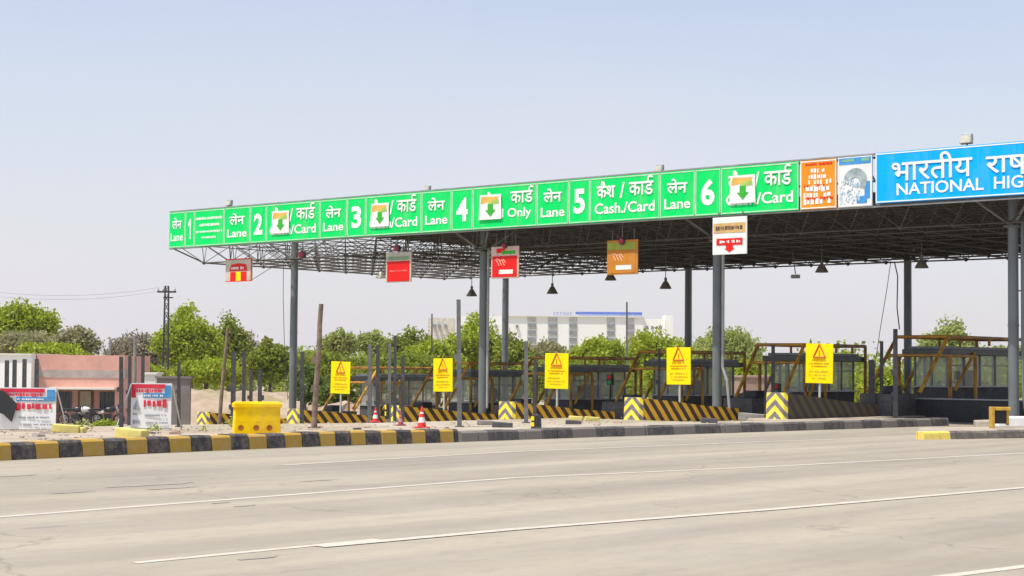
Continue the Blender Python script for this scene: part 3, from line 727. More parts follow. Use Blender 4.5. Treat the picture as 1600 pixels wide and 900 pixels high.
# red signal lamps by the hanging signs
def signal(px, py, v, r, label):
    p = on_v(px, py, v); t = thing('signal_lamp', label, 'signal lamp', p, TR, 'red lane lamps under the canopy edge')
    q = MB(); q.lathe([(0, -.05), (r * .7, -.045), (r, 0), (r, .12), (0, .12)], (0, 0, 0), 14, 'Y'); q.build('lamp_housing', POST, t, smooth=True)
    q = MB(); q.lathe([(0, -.10), (r * .5, -.09), (r * .85, -.05)], (0, 0, 0), 14, 'Y'); q.build('lens', mat('dark_red_lens', (.45, .01, .04), .3), t, smooth=True)
    q = MB(); q.tube((0, .06, r), (0, .06, ZB - p.z), .02, 6); q.build('stem', POSTG, t)
signal(471, 398, -1.5, .17, 'red signal lamp right of the first front column, left of the others')
signal(620, 388, -1.5, .13, 'red signal lamp above the red hanging sign with grey header')
signal(971, 377, -1.5, .13, 'red signal lamp above the orange hanging sign')
signal(788, 384, -1.5, .10, 'small red signal lamp above the red sign with white drawing')
# floodlights on top of the fascia
def flood(px, py, s, label, two=False):
    p = on_v(px, py, VF + .1); t = thing('floodlight', label, 'floodlight', Vector((p.x, p.y, ZT + .06)), TR, 'floodlights on the canopy top'); h = p.z - ZT - .06
    q = MB(); q.tube((0, 0, 0), (0, 0, h), .025, 6); q.tube((-s * .5, 0, h), (s * .5, 0, h), .02, 6); q.build('bracket', POSTG, t)
    q = MB(); q.box((0, -.02, h + .02), (s, .16, s * .8), tilt=(R(-15), 0), taper=.85); q.build('lamp_body', LITGREY, t, bevel=.02)
    q = MB(); q.box((0, -.115, h), (s * .8, .015, s * .6), tilt=(R(-15), 0)); q.build('glass', LENS, t)
flood(359, 318, .34, 'floodlight on the canopy edge above the notice board beside the numeral one')
flood(668, 296, .34, 'floodlight on the canopy edge above the board left of the numeral four')
flood(1031, 264, .34, 'floodlight on the canopy edge above the board left of the numeral six')
flood(1511, 218, .40, 'floodlight on the canopy edge above the blue board')
# pendant lamps
def pendant(px, py, v, label, s=.25, open_=False):
    p = on_v(px, py, v); t = thing('pendant_lamp', label, 'lamp', p, TR, 'pendant lamps hanging under the canopy')
    q = MB(); q.tube((0, 0, .3), (0, 0, ZL - p.z), .018, 6); q.tube((0, 0, .18), (0, 0, .34), .06, 8); q.build('stem', POSTG, t)
    q = MB(); q.lathe([(.05, .2), (.10, .17), (s * .55, .10), (s, -.10), (s * .97, -.11), (s * .5, .07), (.04, .16)], (0, 0, 0), 18); q.build('lamp_shade', LAMPM, t, smooth=True)
    q = MB(); q.lathe([(0, -.09), (s * .5, -.085), (s * .7, -.05), (0, -.03)], (0, 0, 0), 14); q.build('lamp_glass', LENS, t, smooth=True)
    return t
pendant(737, 459, 6.5, 'pendant lamp hanging left of the red-signed second front column'); pendant(863, 455, 6.5, 'pendant lamp between the red-signed second front column and the orange hanging sign')
pendant(1040, 447, 6.5, 'pendant lamp just left of the second back column'); pendant(954, 434, 6.5, 'pendant lamp peeping from below the orange hanging sign')
pendant(595, 431, 6.5, 'pendant lamp left of the red sign with grey header'); pendant(1284, 421, 5.0, 'dark bell pendant lamp at the canopy middle right, short stem')
pendant(1440, 414, 5.0, 'dark bell pendant lamp just right of the third back column')
p = on_v(1243, 432, 6.5); t = thing('hanging_camera', 'small white box camera on a bent arm under the roof', 'camera', p, TR)
q = MB(); q.tube((0, 0, .1), (-.15, 0, ZL - p.z), .02, 6); q.build('arm', POSTG, t); q = MB(); q.box((0, 0, 0), (.30, .22, .14)); q.build('camera_body', LITGREY, t, bevel=.02)
# loose cables
def cable(pts, label, r=.014, m=POST):
    tag(MB().path(pts, r, 5).build('hanging_cable', m), label, 'cable')
cable([toll(isl(0) - .5, -.2, 6.2), toll(isl(0) - .48, -.2, 4.6), toll(isl(0) - .38, -.2, 3), toll(isl(0) - .25, -.2, 1.5), toll(isl(0) - .2, -.1, .2)], 'thin cable dangling beside the first front column')
cable([toll(isl(4) - .55, 13.6, 6.25), toll(isl(4) - .75, 13.6, 5.0), toll(isl(4) - 1.05, 13.6, 3.4), toll(isl(4) - 1.25, 13.6, 2.2), toll(isl(4) - 1.4, 13.6, .9)], 'long loose cable drooping left of the third back column')
cable([toll(isl(4) - .45, 13.7, 6.2), toll(isl(4) - .3, 13.7, 5.6), toll(isl(4) - .33, 13.7, 4.3), toll(isl(4) - .22, 13.7, 3.4)], 'short cable bundle hugging the third back column', .025)

# ================================================================== CRASH GUARDS (concrete island noses)
def guard(i, label, side):
    z = zi(i) - (.05 if i > 3 else .05)
    t = thing('crash_guard', label, 'crash barrier', toll(isl(i), -5, z), TR, 'striped concrete crash guards at the island noses')
    hn, he, Ln, hw = .92, .50, 5.8, .40
    m = MB()
    # chevron nose: face -y
    c = .10
    m.add([(-hw + c, -.02, 0), (hw - c, -.02, 0), (hw - c, .04, hn), (-hw + c, .04, hn)], [(0, 1, 2, 3)], [[(-hw + c, 0), (hw - c, 0), (hw - c, hn), (-hw + c, hn)]])
    for s in (-1, 1):
        m.add([(s * (hw - c), -.02, 0), (s * hw, .12, 0), (s * hw, .16, hn), (s * (hw - c), .04, hn)], [(0, 1, 2, 3)], [[(s * (hw - c), 0), (s * (hw + .05), 0), (s * (hw + .05), hn), (s * (hw - c), hn)]])
    m.add([(-hw + c, .04, hn), (hw - c, .04, hn), (hw, .16, hn), (hw, .45, hn), (-hw, .45, hn), (-hw, .16, hn)], [(0, 1, 2, 3, 4, 5)], [[(0, hn)] * 6])
    m.build('nose', NOSE, t)
    for s in (-1, 1):
        m = MB(); x1, x0 = s * hw, s * (hw - .16); ht = [(0, hn - .03), (1.6, hn - .12), (3.6, he + .12), (Ln, he)]
        ys = [.12] + [q_[0] for q_ in ht[1:]]; hs_ = [q_[1] for q_ in ht]
        for k in range(3):
            a, b, ha, hb = ys[k], ys[k + 1], hs_[k], hs_[k + 1]
            if k == 0: a = .121
            m.add([(x1 * 1.001, a, 0), (x1 * 1.001, b, 0), (x1, b, hb), (x1, a, ha)], [(0, 1, 2, 3)], [[(a, 0), (b, 0), (b, -hb), (a, -ha)]])
            m.add([(x0, a, 0), (x0, b, 0), (x0, b, hb), (x0, a, ha)], [(3, 2, 1, 0)])
            m.add([(x1, a, ha), (x1, b, hb), (x0, b, hb), (x0, a, ha)], [(0, 1, 2, 3)], [[(a, 0), (b, 0), (b, -.1), (a, -.1)]])
        m.add([(x1, Ln, 0), (x1, Ln, he), (x0, Ln, he), (x0, Ln, 0)], [(0, 1, 2, 3)])
        m.build('side_wall', side, t)
    m = MB(); m.box((0, 3, .2), (hw * 2 - .36, 5.4, .36)); m.build('sand_fill', RUB, t)
    return t
guard(0, 'striped crash guard left of the yellow plastic barrier, farthest', SIDE)
guard(1, 'striped crash guard just right of the yellow plastic barrier', SIDE)
guard(2, 'long striped crash guard behind the red traffic cone', SIDE)
guard(3, 'striped crash guard with bright chevron right of the red-signed second front column', SIDE)
guard(4, 'largest striped crash guard in full view with column standing in it', SIDE)
guard(5, 'crash guard with bright chevron nose and dark striped side, rightmost', SIDEK)

# plinths between guards and booths
def plinth(i, label):
    t = thing('concrete_plinth', label, 'concrete block', toll(isl(i), 1.3, zi(i)), TR, 'dark plinths in front of the booths')
    m = MB(); m.box((0, 1.0, .40), (1.2, 2.0, .80)); m.build('block', DCONC, t, bevel=.03)
    m = MB(); m.box((0, 1.1, .93), (.5, .6, .26)); m.build('cable_box', DARK, t, bevel=.02)
for i, l in ((0, 'dark plinth behind the leftmost guards, beside a thin post'), (1, 'dark plinth behind the second crash guard'), (2, 'dark plinth left of the fourth crash guard'), (3, 'dark concrete plinth just left of the large crash guard nose'),
             (4, 'dark concrete plinth right of the large crash guard'), (5, 'dark concrete plinth right of the dark-sided guard')): plinth(i, l)

# ================================================================== BOOTHS
def make_booth():
    t = thing('toll_booth', 'x', 'toll booth', (0, 0, 0), TR, 'toll booths on the islands')
    Ln = 3.7; hx = .68
    m = MB(); m.box((0, Ln / 2, .5), (2 * hx, Ln, 1.0)); m.build('base_wall', DCONC, t, bevel=.02)
    m = MB(); m.box((0, Ln / 2, 1.03), (2 * hx + .16, Ln + .12, .05)); m.build('window_sill', LITGREY, t)
    m = MB(); m.box((0, Ln / 2, 2.24), (2 * hx + .5, Ln + .6, .20)); m.build('roof', BOOTHM, t, bevel=.02)
    m = MB(); m.box((0, Ln / 2, 2.395), (2 * hx + .2, Ln + .3, .10)); m.build('roof_cap', G_PAINT, t)
    ys = [0, .92, 1.85, 2.78, Ln]
    m = MB()
    for s in (-1, 1):
        for y in ys: m.box((s * (hx - .03), min(max(y, .03), Ln - .03), 1.6), (.06, .06, 1.09))
        m.box((s * (hx - .03), Ln / 2, 1.78), (.045, Ln - .1, .04))
    for y in (.03, Ln - .03): m.box((0, y, 1.6), (.05, .055, 1.09))
    m.build('window_frame', mat('window_frame_metal', (.27, .28, .28), .45, (.18, .19, .19), 2, metal=.2), t)
    for s in (-1, 1): x_ = s * (hx - .035); m = MB(); m.add([(x_, .07, 1.065), (x_, Ln - .07, 1.065), (x_, Ln - .07, 2.135), (x_, .07, 2.135)], [(0, 1, 2, 3)]); m.build('side_glass', GLASS, t)
    for y in (.035, Ln - .035): m = MB(); x_ = hx - .07; m.add([(-x_, y, 1.065), (x_, y, 1.065), (x_, y, 2.135), (-x_, y, 2.135)], [(0, 1, 2, 3)]); m.build('end_glass', GLASS, t)
    for x, y in ((.36, 1.0), (-.36, 2.7)): m = MB(); m.box((x, y, 1.17), (.5, 1.6, .05)); m.build('counter', mat('counter_wood', (.3, .2, .12), .5), t)
    for x, y in ((.3, 1.1), (-.3, 2.8)): m = MB(); m.box((x, y, 1.42), (.06, .42, .32)); m.box((x, y, 1.23), (.05, .06, .08)); m.build('monitor', DARK, t)
    m = MB(); m.box((.1, 2.0, 1.35), (.42, .08, .55)); m.box((.1, 1.8, 1.1), (.42, .4, .08)); m.build('chair', mat('blue_chair_fabric', (.04, .07, .16), .8), t)
    return t
def make_frame():
    t = thing('guard_frame', 'x', 'guard frame', (0, 0, 0), TR, 'pipe guard frames around the booths')
    zt, zm, x, r = 2.72, 2.06, .98, .062; y0, y1 = -.4, 4.1
    for s in (-1, 1):
        m = MB(); m.tube((s * x, y0, zt), (s * x, y1, zt), r); m.build('top_rail', FRAMEM, t)
        m = MB(); m.tube((s * x, y0 - .55, zm), (s * x, y0 + 1.5, zm), r * .9); m.build('lower_rail', FRAMEM, t)
        m = MB(); m.tube((s * x, y0, zt), (s * x, y0 - 1.5, .8), r); m.build('brace', FRAMEM, t)
        m = MB(); m.tube((s * x, y0 + 1.45, zm + .12), (s * x, y0 + .35, .85), r * .9); m.build('brace', FRAMEM, t)
        for y in (y0 + 1.5, y1, y0 + .1):
            m = MB(); m.tube((s * x, y, 0), (s * x, y, zt if y == y1 else zm), r); m.build('post', FRAMEM, t)
        for y in (1.9, 3.1): m = MB(); m.tube((s * x, y, 2.44), (s * x, y, zt), r * .8); m.build('stub', FRAMEM, t)
    for y in (y0, 2.0, y1): m = MB(); m.tube((-x, y, zt), (x, y, zt), r); m.build('cross_rail', FRAMEM, t)
    m = MB(); m.tube((-x, y0 - .5, zm), (x, y0 - .5, zm), r * .9); m.build('cross_rail', FRAMEM, t)
    return t
B0 = make_booth(); F0 = make_frame()
blab = {0: 'toll booth farthest left, mostly hidden behind posts', 1: 'toll booth behind the column of lane 4', 2: 'glass toll booth with a small red and green light, left of the large guard',
        3: 'toll booth behind the large crash guard and its column', 4: 'toll booth behind the rightmost yellow caution sign', 5: 'largest nearest toll booth with pale glass at the right'}
flab = {0: 'brown pipe frame around the farthest left booth', 1: 'brown pipe frame around the booth behind the red-signed second front column', 2: 'brown pipe frame around the booth left of the large guard',
        3: 'brown pipe frame around the booth behind the large crash guard', 4: 'yellow-brown pipe frame with long diagonal braces against the sky, second from right', 5: 'yellow-brown pipe frame around the nearest booth at the right'}
for i in range(6):
    b = B0 if i == 0 else copy_tree(B0); b.location = toll(isl(i), 4.7 if i < 5 else 5.3, zi(i)); b.scale.y = 1 if i < 5 else 1.35; b['label'] = blab[i]
    f = F0 if i == 0 else copy_tree(F0); f.scale.y = 1 if i < 5 else 1.4; f.location = toll(isl(i), 4.6 if i < 5 else 5.2, zi(i) + (0, 0, 0, 0, .02, .05)[i]); f['label'] = flab[i]
# little signal on booth and islands
def tiny_light(px, py, v, label):
    p = on_v(px, py, v); t = thing('traffic_light', label, 'traffic light', p, TR)
    q = MB(); q.box((0, .06, 0), (.26, .12, .42)); q.tube((0, .06, -.2), (0, .06, -1.0), .03, 6); q.build('housing', DARK, t)
    q = MB(); q.lathe([(0, -.03), (.08, -.02), (.09, .02)], (0, 0, .09), 12, 'Y'); q.build('red_lens', RED, t)
    q = MB(); q.lathe([(0, -.03), (.08, -.02), (.09, .02)], (0, 0, -.11), 12, 'Y'); q.build('green_lens', mat('green_lens', (.02, .3, .08), .3), t)
tiny_light(952, 593, 3.2, 'small red and green signal light in front of the third booth')
tiny_light(1213, 608, 3.0, 'small red signal light between two posts, left of the fifth booth')

# low black wall closing the lane at the right
t = thing('low_wall', 'low black wall with pale top edge across the lane, deep in shade', 'wall', toll(isl(5.06), 3, 0), TR)
W = UI * .88 
m = MB(); m.box((W / 2, .15, .37), (W, .3, .74)); m.build('wall_body', DARK, t, bevel=.01)
m = MB(); m.box((W / 2, .14, .765), (W + .04, .36, .04)); m.build('coping', LITGREY, t)

# ================================================================== CAUTION SIGNS
def caution(i, x0, x1, y0, y1, label):
    v = -2.3; a, b = on_v(x0, (y0 + y1) / 2, v), on_v(x1, (y0 + y1) / 2, v); xm = (x0 + x1) / 2
    zt, zb = on_v(xm, y0, v).z, on_v(xm, y1, v).z; c = (uv(a)[0] + uv(b)[0]) / 2; W = uv(b)[0] - uv(a)[0]; H = zt - zb; z0 = zi(i)
    t = thing('caution_sign', label, 'warning sign', toll(c, v, z0), TR, 'yellow caution signs on the islands'); t.rotation_euler.y = R((0, 1.2, -.8, .6, -.5, .9)[i]); t.rotation_euler.z += R((0, 4, -3, 2, -4, 3)[i])
    zb -= z0
    m = MB(); m.box((0, 0, zb + H / 2), (W, .03, H)); m.build('plate', CAUT, t, bevel=.008)
    m = MB(); m.tube((0, .05, .0), (0, .05, zb + H * .9), .04, 8); m.build('post', SILV, t)
    def tri(s, y0_): return [(-s * W, y0_), (s * W, y0_), (0, y0_ + 1.75 * s * W)]
    m = MB(); zt_ = zb + H * .66
    s = .22 * W; hgt = .42 * W; th = .028
    P = [(-s, zt_), (s, zt_), (0, zt_ + hgt)]
    for k in range(3): m.tube((P[k][0], -.02, P[k][1]), (P[(k + 1) % 3][0], -.02, P[(k + 1) % 3][1]), th, 4)
    m.build('triangle', mat('red_orange_ink', (.82, .16, .01), .6), t)
    m = MB(); m.box((0, -.02, zt_ + hgt * .38), (.045, .01, hgt * .30)); m.box((0, -.02, zt_ + hgt * .13), (.045, .01, .045)); m.build('exclamation_mark', INKO, t)
    m = MB(); r = random.Random(i + 20)
    for z, h, x in ((.585, .055, .26), (.50, .04, .36), (.43, .04, .30)): scribble(m, -x * W, x * W, zb + z * H, h * H, -.02, r, .95)
    m.build('lettering', INKO, t)
    m = MB()
    for z, h, x in ((.30, .055, .36), (.21, .04, .38), (.13, .04, .26)): scribble(m, -x * W, x * W, zb + z * H, h * H, -.02, r, .85)
    m.build('small_lettering', mat('pale_orange_ink', (.85, .5, .0), .6), t)
caution(1, 517, 545, 565, 615, 'yellow caution sign right of the leaning wooden post, smallest')
caution(2, 677.5, 709, 560, 612, 'yellow caution sign left of the tall thin post and red-signed second front column')
caution(3, 851.5, 887, 552, 607.5, 'yellow caution sign between the red-signed second front column and the large crash guard')
caution(4, 1041.5, 1081, 543, 601, 'yellow caution sign above the large striped crash guard')
caution(5, 1258.5, 1300, 537, 599, 'yellow caution sign nearest the right, above the dark-sided guard')

# ================================================================== POSTS
def post(px, yt, yb=None, Y=None, wpx=6, m=POST, label='', name='barrier_post', lean=0, group='slim posts around the toll lanes', knobs=True, px_top=None, cat='post', sq=True):
    if yb is not None: b = on_g(px, yb)
    else: b = ground(on_y(px, 600, Y))
    top = on_y(px_top if px_top else px, yt, b.y); wd = wpx / F * b.y
    t = thing(name, label, cat, b, 0, group)
    h = top - b; h.y = 0; q = MB()
    if sq: q.add(*(lambda s, h: ([(-s, -s, 0), (s, -s, 0), (s, s, 0), (-s, s, 0)] + [(h.x + x * s * .9, y * s * .9, h.z) for x, y in ((-1, -1), (1, -1), (1, 1), (-1, 1))], [(0, 3, 2, 1), (4, 5, 6, 7), (0, 1, 5, 4), (1, 2, 6, 5), (2, 3, 7, 6), (3, 0, 4, 7)]))(wd / 2, h))
    else:
        n = 6; pts = [Vector((h.x * k / n + rnd.uniform(-.012, .012) * (0 < k < n), 0, h.z * k / n)) for k in range(n + 1)]
        for k in range(n): q.tube(pts[k], pts[k + 1], wd / 2 * (1.08 - .25 * k / n), 9, wd / 2 * (1.08 - .25 * (k + 1) / n))
    q.build('shaft', m, t)
    if knobs:
        q = MB(); k = rnd.choice((-1, 1))
        q.box((h.x * .55 + k * wd * .6, 0, h.z * .55), (wd * .9, wd * .8, wd * 1.3)); q.box((h.x * .32 + k * wd * .55, 0, h.z * .32), (wd * .7, wd * .7, wd * 1.1)); q.build('hinge_box', m, t)
    q = MB(); q.box((0, 0, .015), (wd * 2, wd * 2, .03)); q.build('foot_plate', m, t)
    return t
post(11, 563, Y=82, label='black post left of the others before the white wall, at the photo edge'); post(23, 562, Y=82, label='brown-black post second from the left before the white wall')
post(38.5, 561, Y=82, label='black post third from the left before the white wall'); post(57.5, 561, Y=82, label='black post where the white wall meets the pink house')
post(189.5, 557, 672, wpx=6, label='tall dark post in front of the pink house right side'); post(203, 556, Y=60, wpx=5, label='dark post just left of the right banner, partly behind it')
post(223.5, 555, Y=60, wpx=5, label='dark post rising behind the top of the right banner'); post(279.5, 566, 667, wpx=5, label='dark post between right banner and leftmost crash guard')
post(365, 549, Y=62, wpx=7, label='dark post rising behind the yellow plastic barrier, left'); post(381.5, 549, Y=66, wpx=5.5, label='dark post rising behind the yellow barrier, second')
post(392.5, 577, Y=70, wpx=5, label='short dark post rising behind the yellow barrier, third'); post(406.5, 578, Y=70, wpx=6, label='short dark post rising behind the yellow barrier, rightmost')
post(472.5, 550, Y=60, wpx=6, label='dark post just right of the first front column'); post(578, 538, Y=58, wpx=6, m=POSTG, label='grey post behind the smaller traffic cone')
post(590.5, 541, Y=60, wpx=6, label='dark post right of the smaller traffic cone'); post(609, 537, Y=58, wpx=5, m=POSTG, label='grey post in the cluster left of the second guard, left one')
post(617.5, 525, Y=56, wpx=5, label='tallest dark post in the cluster left of the second guard'); post(629.5, 557, Y=56, wpx=6, label='short dark post with boxes in the cluster left of the second guard')
post(822, 533, 661, wpx=6.5, m=POSTG, label='grey post before the lane 4 crash guard nose'); post(836, 560, Y=58, wpx=5.5, label='dark post left of the third caution sign')
post(1030, 545, Y=64, wpx=4.5, label='dark thin post left of the fourth caution sign'); post(1196.5, 560, Y=60, wpx=4, label='thin black post inside the second-right guard frame, left one')
post(1208, 539, Y=60, wpx=5.5, label='black post inside the second-right guard frame, right one'); post(1377.5, 533, Y=58, wpx=5, label='black post left of the nearest booth, left of two')
post(1399, 514, Y=56, wpx=6.5, label='tall black post left of the nearest booth, right of two'); post(1362, 562, Y=58, wpx=9, label='thick short black post left of the nearest booth', knobs=False)
post(718, 468, 667, wpx=7, m=POSTG, label='tall thin grey-brown pole left of the red-signed second front column', name='tall_pole', group=None, px_top=716.5, cat='pole')
post(491, 475, 669, wpx=9, m=WOOD, label='leaning weathered wooden pole right of the first front column', name='wooden_pole', group=None, px_top=502, cat='pole', sq=False)
post(342.5, 512, Y=70, wpx=6, m=WOOD, label='pale leaning wooden pole in front of the big green tree', name='wooden_pole', group=None, px_top=356, cat='pole', sq=False, knobs=False)
post(675, 490, Y=110, wpx=2.2, label='thin dark mast between the trees left of the tall pole', name='mast', group=None, cat='mast', knobs=False)
post(979.5, 472, Y=120, wpx=3, m=POSTG, label='thin grey mast in front of the white building', name='mast', group=None, cat='mast', knobs=False)
post(172.5, 530, Y=120, wpx=3, m=CONC, label='thin pale concrete pole behind the pink house', name='concrete_pole', group=None, cat='pole', knobs=False)
post(211, 526, Y=95, wpx=6, m=CONC, label='thick pale concrete pole right of the pink house', name='concrete_pole', group=None, cat='pole', knobs=False, sq=False)

# ================================================================== LATTICE POWER POLE + wires
pb = ground(on_y(258, 600, 120)); top = on_y(258, 447, 120); h = top.z - pb.z
t = thing('power_pole', 'dark lattice power pole with crossarm in front of the big tree', 'power pole', pb)
m = MB(); s0, s1 = .22, .12
cor = [(-1, -1), (1, -1), (1, 1), (-1, 1)]
for x, y in cor: m.tube((x * s0, y * s0, 0), (x * s1, y * s1, h), .035, 5)
n = 16
for k in range(n):
    z0, z1 = h * k / n, h * (k + 1) / n; a, b = s0 + (s1 - s0) * k / n, s0 + (s1 - s0) * (k + 1) / n
    for j in range(4):
        p, q_ = cor[j], cor[(j + 1) % 4]; m.tube((p[0] * a, p[1] * a, z0), (q_[0] * b, q_[1] * b, z1), .022, 4); m.tube((p[0] * b, p[1] * b, z1), (q_[0] * b, q_[1] * b, z1), .022, 4)
m.build('lattice_mast', POST, t)
m = MB(); m.box((0, 0, h - .4), (1.3, .12, .12)); m.box((.1, 0, h - .8), (.7, .1, .08)); m.build('crossarm', POST, t)
for x in (-.6, -.25, .55):
    m = MB(); m.lathe([(.05, 0), (.09, .06), (.05, .1), (.09, .16), (.05, .2), (.02, .3)], (x, 0, h - .34), 10); m.build('insulator', SILV, t)
ws = []
for dz in (0, -.25):
    a = pb + Vector((-.6, 0, h - .1 + dz)); b = on_y(-60, 450 - dz * 0, 100) + Vector((0, 0, dz)); pts = [a.lerp(b, k / 12) - Vector((0, 0, .5 * 4 * (k / 12) * (1 - k / 12))) for k in range(13)]; ws.append(pts)
m = MB(); [m.path(p, .009, 4) for p in ws]; tag(m.build('power_line', mat('weathered_wire', (.32, .32, .34), .6)), 'faint power wires running left from the lattice pole', 'wire')

# ================================================================== BANNERS on stands
def banner(px0, px1, y0, y1, label, seed, cloth=False, tri=False):
    b = on_g((px0 + px1) / 2, y1 + 1); Y = b.y; a, c = on_y(px0, (y0 + y1) / 2, Y), on_y(px1, (y0 + y1) / 2, Y); zt, zb = on_y((px0 + px1) / 2, y0, Y).z, on_y((px0 + px1) / 2, y1, Y).z
    W = c.x - a.x; H = zt - zb; z0 = b.z; zb = zb - z0 + .03
    t = thing('banner', label, 'banner', Vector(((a.x + c.x) / 2, Y, z0)), R(-3))
    m = MB(); n = 10
    for k in range(n):
        x0_, x1_ = -W / 2 + W * k / n, -W / 2 + W * (k + 1) / n; f = lambda x: .006 * math.sin(x * 7 + seed)
        m.add([(x0_, f(x0_), zb), (x1_, f(x1_), zb), (x1_, f(x1_), zb + H), (x0_, f(x0_), zb + H)], [(0, 1, 2, 3)])
        m.add([(x0_, f(x0_) + .015, zb), (x1_, f(x1_) + .015, zb), (x1_, f(x1_) + .015, zb + H), (x0_, f(x0_) + .015, zb + H)], [(3, 2, 1, 0)])
    m.build('sheet', WHITE, t)
    def rc(nm, xa, xb, za, zb_, mt, y=-.011): q = MB(); q.box(((xa + xb) / 2 * W, y, zb + (za + zb_) / 2 * H), ((xb - xa) * W, .006, (zb_ - za) * H)); q.build(nm, mt, t)
    rc('red_top_band', -.49, .30 if not tri else .35, .90, .995, BANR); rc('blue_band', -.20, .485, .69, .79, BANB); rc('blue_band', .34, .485, .79, .97, BANB, -.013)
    if tri: rc('red_band', -.49, -.38, .69, .90, BANR)
    r = random.Random(seed)
    q = MB(); scribble(q, -.42 * W, .30 * W, zb + .845 * H, .085 * H, -.016, r, .95); q.build('red_lettering', BANR, t)
    q = MB(); scribble(q, (-.20 if not tri else -.18) * W, .46 * W, zb + .56 * H, .19 * H, -.016, r, 1.); q.build('large_red_lettering', BANR, t)
    q = MB(); scribble(q, -.18 * W, .30 * W, zb + .735 * H, .05 * H, -.019, r, .9); q.build('white_lettering', WHITE, t)
    q = MB(); scribble(q, -.15 * W, .40 * W, zb + .29 * H, .05 * H, -.016, r, .8); scribble(q, -.12 * W, .46 * W, zb + .12 * H, .05 * H, -.016, r, .85); q.build('grey_lettering', BANG, t)
    if tri:
        q = MB(); q.prism([(-.44 * W, zb + .42 * H), (-.26 * W, zb + .42 * H), (-.35 * W, zb + .64 * H)], -.016, -.03); q.build('triangle', BANG, t)
        q = MB(); scribble(q, -.44 * W, -.26 * W, zb + .32 * H, .06 * H, -.016, r, .9); scribble(q, -.44 * W, -.26 * W, zb + .14 * H, .09 * H, -.016, r, .9); q.build('pale_lettering', BANG, t)
    q = MB(); q.tube((-W / 2 + .02, .03, zb), (-W / 2 + .02, .03, zb + H), .018, 6); q.tube((W / 2 - .02, .03, 0), (W / 2 - .02, .03, zb + H), .018, 6)
    q.tube((-W / 2, .03, zb + H), (W / 2, .03, zb + H), .018, 6); q.tube((-W / 2, .03, zb), (W / 2, .03, zb), .018, 6)
    q.tube((-W / 2, .03, zb + H), (-W / 2 - .28, -.25, -.02), .016, 6); q.tube((-W / 2, .03, zb + H), (-W / 2 + .1, .5, -.05), .016, 6)
    q.tube((W / 2, .03, zb + H), (W / 2 + .16, .4, -.05), .016, 6); q.build('stand', SILV, t)
    return t, W, H, zb
t, W, H, zb = banner(-2, 88, 609, 673, 'white banner with red and blue header at the far left, black cloth over it', 5)
tag(MB().prism([(-.52 * W, zb + .98 * H), (-.40 * W, zb + .92 * H), (-.17 * W, zb + .62 * H), (-.26 * W, zb + .18 * H), (-.42 * W, zb + .38 * H), (-.53 * W, zb + .4 * H)], -.075, -.05).build('black_cloth', CLOTH, loc=t.location, rotz=R(-3)), 'black cloth flung over the left corner of the left banner', 'cloth')
banner(204, 268, 602, 671, 'white banner with red and blue header and triangle, right of the pink house', 12, tri=True)

# ================================================================== YELLOW PLASTIC BARRIER, CONES, MARKERS
b = on_g(403, 678); Y = b.y; sc = Y / F; W = 79 * sc; H = 50 * sc
t = thing('plastic_barrier', 'yellow plastic road barrier with round holes on the striped kerb verge', 'barrier', b, R(16))
m = MB(); D = .38
m.prism([(-W * .49, 0), (W * .43, 0), (W * .41, H * .84), (-W * .47, H * .84)], -D * .46, D * .46)
m.prism([(-W * .50, H * .82), (W * .44, H * .82), (W * .44, H * .96), (-W * .50, H * .96)], -D * .52, D * .52)
m.prism([(-W * .47, H * .95), (W * .41, H * .95), (W * .41, H), (-W * .47, H)], -D * .40, D * .40)
m.build('body', JERSEY, t, bevel=.03)
m = MB()
for x in (-.30, -.02, .22): m.prism([((x - .07) * W, H * .38), ((x + .07) * W, H * .38), ((x + .05) * W, H * .78), ((x - .05) * W, H * .78)], -D * .468, -D * .44)
m.build('moulded_ribs', JERSEY, t, bevel=.025)
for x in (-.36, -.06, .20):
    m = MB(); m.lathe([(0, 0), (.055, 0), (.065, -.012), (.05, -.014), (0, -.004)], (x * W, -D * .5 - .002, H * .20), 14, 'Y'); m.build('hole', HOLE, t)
def cone(px, py, hpx, label, cr=None, cw=None):
    cr = cr or CONER; cw = cw or CONEW
    b = on_g(px, py); s = hpx * b.y / F
    t = thing('traffic_cone', label, 'traffic cone', b, .3, 'traffic cones by the kerb')
    m = MB(); m.box((0, 0, .02), (s * .62, s * .62, .035)); m.build('base', cr, t, bevel=.01)
    r = lambda z: s * (.22 - .185 * z)
    for nm, z0, z1, mt in (('lower_cone', .03, .26, cr), ('white_band', .26, .5, cw), ('middle_cone', .5, .66, cr), ('upper_white_band', .66, .74, cw), ('cone_tip', .74, 1, cr)):
        m = MB(); m.lathe([(r(z0), z0 * s), (r(z1), z1 * s)], (0, 0, 0), 18, cap=True); m.build(nm, mt, t, smooth=True)
cone(659, 669, 34, 'red traffic cone with white band in front of the second guard'); cone(586.5, 660, 24, 'smaller red and white traffic cone left of the post cluster'); cone(626, 665, 22, 'faded reddish traffic cone among the dark posts', mat('faded_cone', (.38, .07, .10), .7), mat('faded_band', (.45, .25, .26), .7))
def marker(px, y0, y1, wpx, label):
    b = on_g(px, y1); s = b.y / F; t = thing('kerb_marker', label, 'marker post', b, -.3)
    h = (y1 - y0) * s; wd = wpx * s
    m = MB(); m.box((0, 0, h / 2), (wd, wd, h), taper=.85); m.build('body', DARK, t, bevel=.015)
    for k in range(2): m = MB(); m.box((-wd * .3, -wd * .51, h * (.35 + .4 * k)), (wd * .38, .01, h * .28)); m.build('yellow_stripe', CAUT, t)
marker(838, 648, 671, 14, 'stubby black and yellow marker left of the third guard side')
marker(605, 630, 655, 6, 'small black and yellow marker beside the post cluster')
